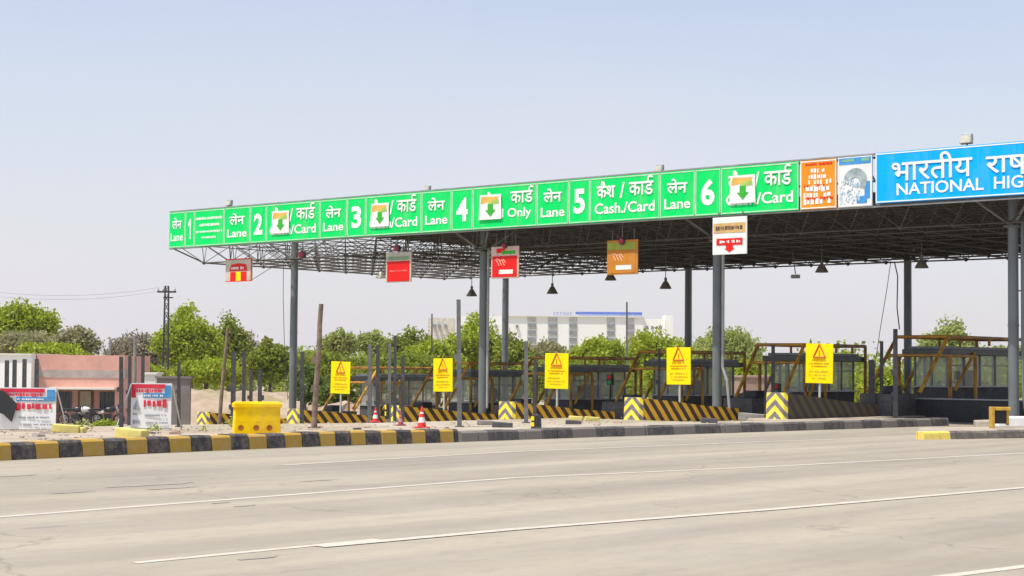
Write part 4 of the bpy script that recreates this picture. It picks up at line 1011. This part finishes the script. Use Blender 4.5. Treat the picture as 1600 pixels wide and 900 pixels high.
# yellow frame and white plinth on right island
pa = on_v(1553, 675, -7.2); b = on_y(1560, 672, 46.5); b.z = .19
t = thing('yellow_frame_stand', 'low yellow metal frame open at front, on the right island', 'metal frame', b, R(-2))
s = b.y / F; m = MB(); W = 25 * s; H = 33 * s
m.box((-W * .4, 0, H / 2), (.09, .3, H)); m.box((W * .15, 0, H - .05), (W * 1.1, .3, .09)); m.box((W * .62, .1, H / 2 + .02), (.07, .1, H - .1)); m.build('frame', mat('yellow_frame_paint', (.62, .40, .04), .5, (.42, .22, .03), 5), t, bevel=.012)
m = MB(); m.box((W * .15, .12, H * .55), (W * .9, .04, H * .7)); m.build('back_panel', DARK, t)
b2 = on_y(1583, 671, 47.5); b2.z = .19
m = MB(); m.box((0, 0, .14), (1.25, .9, .28)); o = m.build('white_plinth', WHITE, loc=b2 + Vector((.15, .2, 0)), bevel=.03); tag(o, 'whitewashed concrete plinth at the foot of the rightmost column', 'plinth')

# rubble on the verge
def shard(r, s):
    m = MB(); m.box((0, 0, s * .28), (s * r.uniform(.7, 1.3), s * r.uniform(.5, 1), s * .55), rot=r.uniform(0, 3), taper=r.uniform(.6, .95), tilt=(r.uniform(-.2, .2), r.uniform(-.2, .2))); return m
r = random.Random(31); protos = []
for k in range(6): protos.append([shard(r, 1.), (RUB, CONC, RUB, PAVER, PAVE, DCONC)[k]])
base = []
for k, (m, mt) in enumerate(protos):
    o = m.build('rubble_block', mt); bv = o.modifiers.new('bevel', 'BEVEL'); bv.width = .06; bv.segments = 2; base.append(o)
LB = ['pale broken concrete lump on the dusty verge', 'grey broken concrete lump on the dusty verge', 'pale flat rubble piece on the dusty verge', 'reddish brick lump on the dusty verge', 'dusty paving fragment on the verge', 'dark broken kerb piece on the verge']
for k in range(28):
    j = r.randrange(6); o = base[j] if k < 0 else base[j].copy(); COL.objects.link(o)
    px = r.choice([r.uniform(0, 300), r.uniform(440, 700), r.uniform(690, 1000), r.uniform(880, 1240)]); yb = float(np.interp(px, [0, 500, 720, 1280], [686, 672, 668, 661])) + r.uniform(-8, 4)
    if 360 < px < 450: continue
    p = on_g(px, yb); o.location = p - Vector((0, 0, .02)); sc_ = r.uniform(.08, .26); o.scale = (sc_ * r.uniform(.9, 1.8), sc_, sc_ * r.uniform(.4, .8)); o.rotation_euler.z = r.uniform(0, 6)
    tag(o, LB[j], 'rubble', 'broken blocks strewn on the verge')
for o in base: bpy.data.objects.remove(o)
m = MB()
for k in range(600):
    px = r.uniform(-20, 1300); yb = float(np.interp(px, [0, 500, 720, 1280], [690, 677, 672, 664])) + r.uniform(-16, 3); p = on_g(px, yb); s = r.uniform(.012, .045)
    m.box(p + Vector((0, 0, s * .2)), (s * 2, s * 1.3, s * .8), rot=r.uniform(0, 3), taper=.7)
struct(m.build('gravel', RUB), 'stuff')
m = MB()   # yellow painted broken kerb pieces
for k, (px, py, s, mt) in enumerate([(104, 676, .42, CAUT), (120, 676, .3, CAUT), (206, 686, .5, CAUT), (900, 657, .3, CAUT), (925, 658, .3, CAUT), (896, 664, .30, DCONC), (1108, 661, .33, DCONC), (785, 669, .36, DCONC), (758, 664, .3, CONC), (1175, 658, .6, CONC)]):
    p = on_g(px, py); q = MB(); q.box((0, 0, s * .2), (s * 1.4, s * .5, s * .42), tilt=(0, .06)); o = q.build('kerb_fragment', mat('pale_yellow_paint', (.72, .62, .18), .8, dirt=(.4, .35, .25)) if mt is CAUT else mt, loc=p, rotz=r.uniform(-.6, .2), bevel=.02)
    tag(o, ['yellow kerb fragment before the left banner, left one', 'yellow kerb fragment below the pink house door', 'longest yellow kerb fragment under the right banner', 'yellow kerb fragment left of the large crash guard, left one', 'yellow kerb fragment left of the large crash guard, right one', 'dark kerb fragment below the third caution sign', 'dark kerb fragment under the large guard side',
          'dark flat kerb fragment before the chevron right of the red-signed second front column', 'grey kerb fragment below the red-signed second front column', 'grey kerb fragment between the large and the dark-sided guard'][k], 'kerb stone', 'loose kerb fragments on the verge')

# ================================================================== HOUSE, WALLS
YH = 100.
def hx(px): return on_y(px, 600, YH).x
def hz(py, px=130): return on_y(px, py, YH).z
g0 = -2.6
hb = Vector((hx(130), YH, g0)); t = thing('pink_house', 'single-storey pink house with flat parapet and tan door, far left', 'house', hb)
def hbx(m, x0, x1, y0, y1, d0, d1): m.box(((hx(x0) + hx(x1)) / 2 - hb.x, (d0 + d1) / 2, (hz(y0) + hz(y1)) / 2 - g0), (hx(x1) - hx(x0), d1 - d0, abs(hz(y0) - hz(y1))))
YB = 668
m = MB(); hbx(m, 65, 200, 555, 606, -1.1, 6); m.build('parapet', PINK, t)
m = MB(); hbx(m, 90, 188, 606.2, 690, 0, 5.9); m.build('wall', PINKD, t)
for a, b, d in ((65, 90, -.6), (186, 200, -1.0)): m = MB(); hbx(m, a, b, 606.2, 690, d, 5.9); m.build('wing_wall', PINK, t)
m = MB(); hbx(m, 64, 201, 578, 590, -1.13, 0); m.build('grey_band', mat('grey_plaster_band', (.50, .42, .38), .8), t)
m = MB(); hbx(m, 88, 188, 605, 608, -1.6, 0); m.build('canopy_ledge', CREAM, t)
d = None
m = MB(); hbx(m, 124.5, 145, 611, 664, -.04, 0); d = m.build('door', TANP, t); m = MB(); hbx(m, 143, 146.5, 611, 664, -.08, 0); hbx(m, 123, 125, 611, 664, -.08, 0); hbx(m, 124.6, 143.4, 609.5, 611.2, -.079, 0); m.build('door_frame', mat('brown_frame', (.12, .07, .05), .6), d)
for a, b in ((94, 112), (157, 181)):
    m = MB(); hbx(m, a, b, 612, 643, -.03, 0); o = m.build('window', GLASSD, t); m = MB()
    for k in range(5): x = a + (b - a) * k / 4; hbx(m, x - .5, x + .5, 612, 643, -.08, -.035)
    m.build('window_bars', mat('bar_paint', (.1, .12, .16), .5), o)
t = thing('white_block', 'plain white flat-roofed building at the left edge beside the pink house', 'building', Vector((hx(20), YH, g0)))
hb = Vector((hx(20), YH, g0))
m = MB(); hbx(m, -60, 63.5, 555, 690, -2, 5.5); m.build('wall', mat('whitewash', (.90, .89, .84), .8, (.84, .83, .78), .4), t)
m = MB(); hbx(m, -60.5, 64.3, 553.5, 555.5, -2.1, 5.6); m.build('parapet_coping', CREAM, t)
m = MB(); hbx(m, -40, -5, 575, 610, -2.05, -1.9); m.build('window', GLASSD, t)
def wallbox(name, x0, x1, y0, y1, Y, dep, mt, label, cat='wall', cop=True):
    a, b = on_y(x0, y0, Y), on_y(x1, y1, Y); g = zg((a.x + b.x) / 2, Y); t = thing(name, label, cat, Vector(((a.x + b.x) / 2, Y, g)))
    h = a.z - g; W = b.x - a.x
    m = MB(); m.box((0, dep / 2, h / 2), (W, dep, h)); m.build('wall_body', mt, t)
    if cop: m = MB(); m.box((0, dep / 2, h + .05), (W + .15, dep + .15, .10)); m.build('coping', mt, t)
    return t
wallbox('boundary_wall', 245, 296, 591, 660, 85, .3, mat('grey_plaster', (.24, .21, .20), .9, (.17, .15, .14), .7), 'grey weathered wall right of the right banner')
wallbox('water_tank', 226, 243, 585, 610, 88, 1.5, CREAM, 'small cream box structure above the right banner', 'tank')
wallbox('distant_house', 1160, 1205, 590, 640, 95, 5, mat('dull_pink', (.45, .30, .24), .9), 'dull pink low house glimpsed behind the second-right guard frame', 'house')

# dirt bank
def bank():
    m = MB(); nx, ny = 60, 14; pts = []; r = random.Random(5)
    xs = np.linspace(-25, -1, nx)
    for i, x in enumerate(xs):
        for j in range(ny):
            q = j / (ny - 1); e = min(1, (i) / 6, (nx - 1 - i) / 10)
            z = math.sin(q * math.pi) ** .8 * (3.1 * e) * (1 - .25 * (i / nx)) + r.uniform(-.12, .12)
            pts.append((x, 100 + q * 16 + r.uniform(-.2, .2), -2.75 + z))
    m.add(pts, [(i * ny + j, (i + 1) * ny + j, (i + 1) * ny + j + 1, i * ny + j + 1) for i in range(nx - 1) for j in range(ny - 1)])
    mt, t, b = nodes('sandy_bank'); c = mixc(t, ramp(t, noise(t, .6, 8, .65), .4, .6), (.38, .30, .22, 1), (.28, .21, .14, 1))
    c = mixc(t, M_(t, 'MULTIPLY', ramp(t, noise(t, .35, 6, .6), .52, .6), .8), c, (.24, .21, .09, 1)); L(t, c, b.inputs['Base Color']); b.inputs['Roughness'].default_value = .95
    struct(m.build('dirt_bank', mt, smooth=True))
bank()
# pale boulders behind the caution sign
for k, (px, py, s) in enumerate([(528, 640, 1.2), (546, 642, 1.0), (563, 646, .7), (1170, 636, 1.0)]):
    p = ground(on_y(px, py, 84 if k < 3 else 75)); bm = bmesh.new(); bmesh.ops.create_icosphere(bm, subdivisions=3, radius=1)
    r = random.Random(k)
    for v in bm.verts: v.co *= 1 + .18 * math.sin(v.co.x * 4 + k) * math.cos(v.co.y * 5) + r.uniform(-.05, .05); v.co.z *= .75
    me = bpy.data.meshes.new('boulder'); bm.to_mesh(me); bm.free(); me.materials.append(mat('pink_rock', (.48, .36, .29), .95, (.34, .25, .2), 2, bump=.6)); o = bpy.data.objects.new('boulder', me); COL.objects.link(o)
    o.location = p + Vector((0, 0, s * .3)); o.scale = (s, s, s); tag(o, ['large pinkish boulder right of the first caution sign base', 'middle pinkish boulder behind the first caution sign', 'low pinkish boulder before the post cluster', 'pinkish boulder beside the second-right frame'][k], 'boulder')

YARD = -1.72
m = MB(); m.box(((hx(-60) + hx(215)) / 2, 97, YARD - .6), (hx(215) - hx(-60), 14, 1.2)); struct(m.build('yard', PAVE))
# ================================================================== MOTORCYCLES
def bike(px, py, rot, paint, label):
    b = on_y(px, py, 97); b.z = YARD; t = thing('motorcycle', label, 'motorcycle', b, rot, 'motorcycles parked before the pink house')
    for x in (-.62, .62):
        m = MB(); m.lathe([(.30, -.05), (.33, 0), (.30, .05), (.24, .045), (.24, -.045), (.30, -.05)], (x, 0, .32), 20, 'Y'); wl = m.build('wheel', RUBBER, t, smooth=True)
        m = MB(); m.lathe([(.24, -.02), (.24, .02), (.21, .02), (.21, -.02)], (x, 0, .32), 18, 'Y')
        for k in range(6): a = k * math.pi / 3; m.tube((x, 0, .32), (x + .22 * math.cos(a), 0, .32 + .22 * math.sin(a)), .012, 4)
        m.build('rim', CHROME, wl)
    m = MB(); m.lathe([(.02, -.3), (.12, -.22), (.17, 0), (.15, .2), (.05, .3)], (.12, 0, .86), 12, 'X'); m.build('fuel_tank', paint, t, smooth=True)
    m = MB(); m.box((-.42, 0, .86), (.72, .24, .10), tilt=(0, .06)); m.build('seat', RUBBER, t, bevel=.04)
    m = MB(); m.box((0, 0, .45), (.42, .26, .34)); m.tube((-.62, -.12, .32), (.1, -.15, .3), .04, 8); m.build('engine', BIKEK, t, bevel=.03)
    m = MB(); m.tube((.62, .07, .32), (.40, .07, .98), .03, 6); m.tube((.62, -.07, .32), (.40, -.07, .98), .03, 6); m.tube((-.62, .1, .34), (-.5, .1, .8), .025, 6); m.tube((.3, 0, .8), (-.1, 0, .3), .03, 6); m.tube((-.6, 0, .36), (0, 0, .4), .03, 6); m.build('frame', CHROME, t)
    m = MB(); m.path([(.30, -.36, 1.05), (.38, -.2, 1.04), (.40, 0, 1.0), (.38, .2, 1.04), (.30, .36, 1.05)], .02, 6); m.build('handlebar', BIKEK, t)
    m = MB(); m.lathe([(.02, -.08), (.09, -.04), (.10, .05)], (.5, 0, .92), 12, 'X', cap=True); m.build('headlight', CHROME, t)
    m = MB(); m.box((-.82, 0, .72), (.36, .18, .14), tilt=(0, .25)); m.box((.66, 0, .68), (.5, .14, .03), tilt=(0, .3)); m.build('mudguard', paint, t, bevel=.02)
bike(117, 668, R(8), BIKEK, 'dark motorcycle parked left of the tan door'); bike(136, 669, R(170), BIKEW, 'white-panelled motorcycle parked before the tan door'); bike(168, 664, R(20), BIKEK, 'dark motorcycle parked under the right window of the pink house')

# ================================================================== WHITE OFFICE BUILDING
YO = 330.
def ox(px): return on_y(px, 500, YO).x
def oz(py, px=900): return on_y(px, py, YO).z
ob_ = Vector((ox(880), YO, -2.6)); t = thing('office_building', 'long white multi-storey building with blue rooftop sign behind the trees', 'building', ob_)
def obx(m, x0, x1, y0, y1, d0, d1): m.box(((ox(x0) + ox(x1)) / 2 - ob_.x, (d0 + d1) / 2, (oz(y0) + oz(y1)) / 2 + 2.6), (ox(x1) - ox(x0), d1 - d0, abs(oz(y0) - oz(y1))))
for q_ in ((790, 1006, 495, 610, 0, 14), (1006.5, 1040, 497, 610, 1.0, 12), (720, 789.8, 494.8, 610, .6, 13)): m = MB(); obx(m, *q_); m.build('wall', BLD, t)
m = MB(); obx(m, 1040.5, 1052, 491, 610, .4, 8); m.build('stair_tower', BLD, t)
m = MB(); obx(m, 668, 708, 498, 610, 2, 12); m.build('wing', mat('beige_wing_plaster', (.78, .72, .62), .85), t)
m = MB(); obx(m, 789.5, 1006.8, 493.8, 495.2, -.3, 14.2); m.build('parapet', CREAM, t)
for x0, x1 in ((824, 838), (856, 871), (889, 902), (948, 961), (979, 991)):
    m = MB(); obx(m, x0, x1, 496, 560, -.06, -.01); bay = m.build('window_bay', mat('bay_plaster', (.62, .60, .55), .8), t)
    for y in (505.5, 516.5, 528, 539.5):
        m = MB(); obx(m, x0 + .8, x1 - .8, y, y + 4.5, -.2, -.08); m.build('window', mat('building_glass', (.30, .33, .35), .3), bay)
for x in (1010, 1018, 1030, 676, 684, 694, 741, 756, 773, 806):
    m = MB(); obx(m, x, x + 3.5, 508, 513, -.4 if x < 1000 and x > 720 else .9, 3); m.build('window', mat('building_glass', (.30, .33, .35), .3), t)
m = MB()
for k in range(7): obx(m, 862 + k * 22, 863 + k * 22, 488, 496, 3, 3.4)
m.build('sign_frame', SILV, t)
m = MB(); obx(m, 900, 1005, 486.3, 490.5, 2.8, 3.0); m.build('rooftop_sign', SIGNBLUE, t)
m = MB(); obx(m, 905, 1005, 491, 493.5, 2.85, 3.0); m.build('sign_lower_band', mat('pale_blue_panel', (.45, .52, .68), .5), t)
m = MB(); r = random.Random(2); x = 859
while x < 898: wd = r.uniform(2.5, 4.5); obx(m, x, x + wd, 487, 493.3, 2.85, 3.0) if r.random() < .9 else None; x += wd + 1.6
m.build('sign_letters', mat('grey_blue_letters', (.42, .45, .60), .5), t)

# ================================================================== TREES
def leaves(blobs, n, size, seed, fill=.55, flat=.6):
    rg = np.random.default_rng(seed)
    B = np.array([b[:6] for b in blobs], float); wt = (B[:, 3] * B[:, 4] * B[:, 5]) ** .67; wt /= wt.sum()
    k = rg.choice(len(B), n, p=wt); d = rg.normal(size=(n, 3)); d /= np.linalg.norm(d, axis=1)[:, None]
    # clumps: pull directions towards random sub-centres so the outline is uneven
    cl_ = rg.normal(size=(len(B) * 14, 3)); cl_ /= np.linalg.norm(cl_, axis=1)[:, None]
    ci = k * 14 + rg.integers(0, 14, n); rad = rg.uniform(0, 1, n) ** (1 / 3) * (1 - fill) + fill; rad = np.where(rg.random(n) < .25, rg.random(n) ** .5, rad)
    d2 = cl_[ci] * .78 + d * .42
    crad = (.82 + .3 * rg.random(len(B) * 14))[ci]
    P = B[k, :3] + d2 * B[k, 3:6] * (rad * crad)[:, None]
    P += rg.normal(size=(n, 3)) * size * .8
    a = rg.normal(size=(n, 3)); a /= np.linalg.norm(a, axis=1)[:, None]; b = np.cross(a, rg.normal(size=(n, 3))); b /= np.linalg.norm(b, axis=1)[:, None]
    s = size * rg.uniform(.5, 1.15, n)[:, None]
    V = np.stack([P - a * s, P - b * s * flat, P + a * s, P + b * s * flat], 1).reshape(-1, 3)
    return V
def leaf_obj(V, name, m, parent):
    n = len(V) // 4; me = bpy.data.meshes.new(name); me.vertices.add(len(V)); me.vertices.foreach_set('co', V.astype('f').ravel())
    me.loops.add(4 * n); me.loops.foreach_set('vertex_index', np.arange(4 * n, dtype='i')); me.polygons.add(n)
    me.polygons.foreach_set('loop_start', np.arange(0, 4 * n, 4, dtype='i')); me.materials.append(m); me.update(calc_edges=True); me.validate()
    o = bpy.data.objects.new(name, me); COL.objects.link(o)
    if parent: o.parent = parent
    return o
LG = leaf_mat('fresh_leaf', (0.46, 0.54, 0.025), (0.25, 0.33, 0.015), (0.33, 0.39, 0.02))
LM = leaf_mat('mid_leaf', (0.32, 0.39, 0.03), (0.17, 0.24, 0.018), (0.24, 0.27, 0.03))
LD = leaf_mat('dark_leaf', (0.18, 0.27, 0.04), (0.09, 0.15, 0.025), (0.14, 0.19, 0.035))
LO = leaf_mat('olive_leaf', (0.38, 0.37, 0.15), (0.25, 0.26, 0.1), (0.33, 0.3, 0.16))
LB_ = leaf_mat('brown_leaf', (0.38, 0.32, 0.22), (0.25, 0.22, 0.15), (0.32, 0.28, 0.2))
LY = leaf_mat('pale_leaf', (0.42, 0.47, 0.11), (0.28, 0.35, 0.07), (0.33, 0.37, 0.1))
def tree(x0, x1, yt, Y, m, label, seed, yb=None, n=5000, name='leafy_tree', size=None, trunk=True, dens=.55, cat='tree', group='trees beyond the toll plaza', lobes=7, bare=0):
    xc = (x0 + x1) / 2; g = ground(on_y(xc, 600, Y)); top = on_y(xc, yt, Y).z; W = (x1 - x0) * Y / F; H = top - g.z
    cb = on_y(xc, yb, Y).z - g.z if yb else H * .3
    t = thing(name, label, cat, g, 0, group); r = random.Random(seed); bl = []
    ch = H - cb
    for k in range(lobes):
        a = 2 * math.pi * k / lobes + r.uniform(-.4, .4); rr = r.uniform(.2, .62) * W / 2
        zc = cb + ch * r.uniform(.28, .66) ; s = r.uniform(.30, .44) * W / 2 + .1 * ch
        bl.append((rr * math.cos(a), rr * math.sin(a) * .8, zc, s * 1.05, s, min(s * .8, ch * .36)))
    bl.append((r.uniform(-.1, .1) * W, 0, cb + ch * .70, W * .27, W * .27, ch * .29)); bl.append((0, 0, cb + ch * .42, W * .40, W * .36, ch * .34))
    bl.append((-W * .3, 0, cb + ch * .45, W * .2, W * .2, ch * .28)); bl.append((W * .3, 0, cb + ch * .42, W * .2, W * .2, ch * .26))
    size = size or max(.14, Y * .0017)
    leaf_obj(leaves(bl, int(n * 1.9), size * .72, seed, dens), 'crown', m, t)
    if trunk:
        q = MB(); tr = max(.12, W * .03); mid = Vector((r.uniform(-.3, .3), 0, cb + ch * .2)); q.tube((0, 0, -.2), mid, tr * 1.3, 8, tr * .8)
        for b in bl:
            e_ = Vector(b[:3]); j = mid.lerp(e_, .5) + Vector((r.uniform(-.2, .2), 0, r.uniform(0, .3))); q.tube(mid, j, tr * .6, 6, tr * .35); q.tube(j, e_ + Vector((0, 0, b[5] * .5)), tr * .35, 5, tr * .1)
            for k in range(3 + bare): d = Vector((r.uniform(-1, 1) * b[3], r.uniform(-1, 1) * b[4], r.uniform(0, 1.1) * b[5])); q.tube(j.lerp(e_, .6), e_ + d, tr * .16, 4, tr * .05)
        q.build('trunk', BARK, t)
    return t
tree(-35, 90, 463, 150, LG, 'tall bright green tree at the far left behind the white building', 1, 560, 9000)
tree(-20, 95, 515, 135, LO, 'brownish olive tree in front of the tall tree, far left', 2, 560, 5000)
tree(78, 158, 509, 145, LO, 'thin greyish tree above the pink house', 3, 560, 2600, dens=.3, bare=8)
tree(20, 140, 537, 125, LG, 'bright green low hedge tree just above the pink roof', 4, 575, 6000, cat='tree')
tree(158, 262, 513, 150, LB_, 'grey-brown dry tree left of the lattice pole', 5, 590, 4200, dens=.4, bare=5)
tree(170, 262, 565, 118, LG, 'low green bush tree between pink house and lattice pole', 6, 600, 3500)
tree(244, 352, 473, 140, LG, 'tall rounded bright green tree right of the lattice pole', 7, 590, 11000)
tree(318, 392, 488, 146, LM, 'darker half of the big tree clump behind the leaning pole', 8, 590, 6000)
tree(262, 392, 560, 122, LG, 'low bright bushes under the big tree', 9, 600, 6000, cat='bush', name='leafy_bush')
tree(372, 418, 518, 150, LB_, 'bare twiggy tree right of the big tree', 10, 585, 500, dens=.3, bare=16)
tree(384, 452, 528, 118, LM, 'round green tree left of the first front column', 11, 603, 6000)
tree(498, 556, 516, 160, LY, 'pale green rounded tree right of the wooden pole', 12, 560, 4200)
tree(444, 585, 545, 120, LM, 'wide green hedge tree behind the first caution sign', 13, 610, 8000)
tree(455, 500, 560, 88, LD, 'dark bush right of the first front column', 14, 640, 4200, cat='bush', name='leafy_bush')
tree(492, 560, 585, 86, LD, 'dark shrub under the first caution sign', 15, 645, 4800, cat='bush', name='leafy_bush')
tree(555, 612, 519, 165, LY, 'pale tree right of the first caution sign', 16, 560, 3800)
tree(592, 680, 510, 150, LM, 'loose green tree behind the post cluster', 17, 600, 6000, dens=.4, bare=3)
tree(640, 730, 530, 130, LG, 'bright green tree behind the second caution sign', 18, 600, 7000)
tree(690, 800, 490, 135, LG, 'tall green tree behind the red-signed second front column', 19, 600, 10000)
tree(770, 828, 520, 125, LM, 'green tree right of the first back column', 20, 600, 5000)
tree(560, 700, 550, 105, LM, 'long green bushes behind the farthest booths', 21, 610, 6500, cat='bush', name='leafy_bush')
tree(820, 885, 533, 130, LO, 'olive tree behind the third caution sign', 22, 590, 4200)
tree(885, 978, 525, 135, LG, 'bright green tree in front of the white building', 23, 590, 6500)
tree(800, 1000, 555, 110, LM, 'dark green bushes seen through the middle booths', 24, 620, 7000, cat='bush', name='leafy_bush')
tree(978, 1070, 508, 130, LG, 'green tree at the right end of the white building', 25, 600, 7500)
tree(1000, 1100, 560, 100, LG, 'green bushes behind the fourth caution sign', 26, 625, 5500, cat='bush', name='leafy_bush')
tree(1075, 1192, 507, 190, LY, 'hazy pale rounded tree right of the second back column', 27, 600, 9000)
tree(1440, 1524, 497, 200, LY, 'hazy pale rounded tree above the nearest booth', 28, 570, 5500)
tree(1400, 1500, 556, 110, LG, 'green bush seen behind the nearest booth, left part', 29, 620, 4500, cat='bush', name='leafy_bush')
tree(1470, 1680, 543, 140, LY, 'pale green hedge seen over the nearest booth roof', 30, 610, 7000, cat='bush', name='leafy_bush')
tree(1130, 1200, 560, 115, LG, 'dark bush between the fourth and fifth booths', 31, 620, 3500, cat='bush', name='leafy_bush')
tree(1350, 1420, 575, 110, LG, 'bright low bush left of the nearest booth', 32, 625, 3000, cat='bush', name='leafy_bush')
tree(152, 180, 661, 89, LG, 'small green shrub by the pink house corner', 33, 668, 700, cat='bush', name='leafy_bush', trunk=False, lobes=4)
tree(425, 505, 546, 170, LG, 'pale green tree far behind the first front column', 34, 600, 4500)
tree(545, 640, 540, 172, LG, 'bright tree rising far behind the post cluster', 35, 600, 5000)
tree(815, 905, 545, 150, LG, 'bright low tree between the third caution sign and white building', 36, 600, 5000)
tree(940, 1010, 540, 150, LG, 'bright low tree under the right part of the white building', 37, 600, 4500)
tree(1180, 1370, 572, 125, LG, 'bright green hedge seen through the fourth booth glass', 38, 625, 8000, cat='bush', name='leafy_bush')
tree(1480, 1620, 570, 118, LG, 'bright green hedge seen through the nearest booth glass', 39, 625, 7000, cat='bush', name='leafy_bush')
# low scrub, far wood line
def scrub():
    rg = np.random.default_rng(9); bl = []
    for k in range(150):
        px = rg.uniform(-100, 1700); Y = rg.uniform(210, 300); p = ground(on_y(px, 600, Y)); s = rg.uniform(2, 5)
        bl.append((p.x, p.y, p.z + s * .7, s * 1.5, s, s * .85))
    V = leaves(bl, 42000, .5, 4, .5); struct(leaf_obj(V, 'distant_scrub', LM, None), 'stuff')
    bl = []
    for k in range(9):
        px = rg.uniform(-20, 470); yy = rg.uniform(664, 676); p = on_g(px, yy)
        if p.y > 120: continue
        s = rg.uniform(.08, .22); bl.append((p.x, p.y, p.z + s * .5, s * 1.6, s, s))
    V = leaves(bl, 420, .05, 5, .3); struct(leaf_obj(V, 'roadside_weeds', LY, None), 'stuff')
scrub()

# ================================================================== HAZE
m = MB(); m.box((0, 330, 22), (1700, 860, 52)); hb_ = m.build('haze', mat('haze_surface', (1, 1, 1)))
hm = bpy.data.materials.new('haze_air'); hm.use_nodes = True; t_ = hm.node_tree; t_.nodes.clear()
o_ = t_.nodes.new('ShaderNodeOutputMaterial'); pv = t_.nodes.new('ShaderNodeVolumePrincipled'); pv.inputs['Color'].default_value = (.93, .93, 1, 1); pv.inputs['Density'].default_value = .00013
t_.links.new(pv.outputs[0], o_.inputs['Volume']); hb_.data.materials.clear(); hb_.data.materials.append(hm); hb_['kind'] = 'stuff'
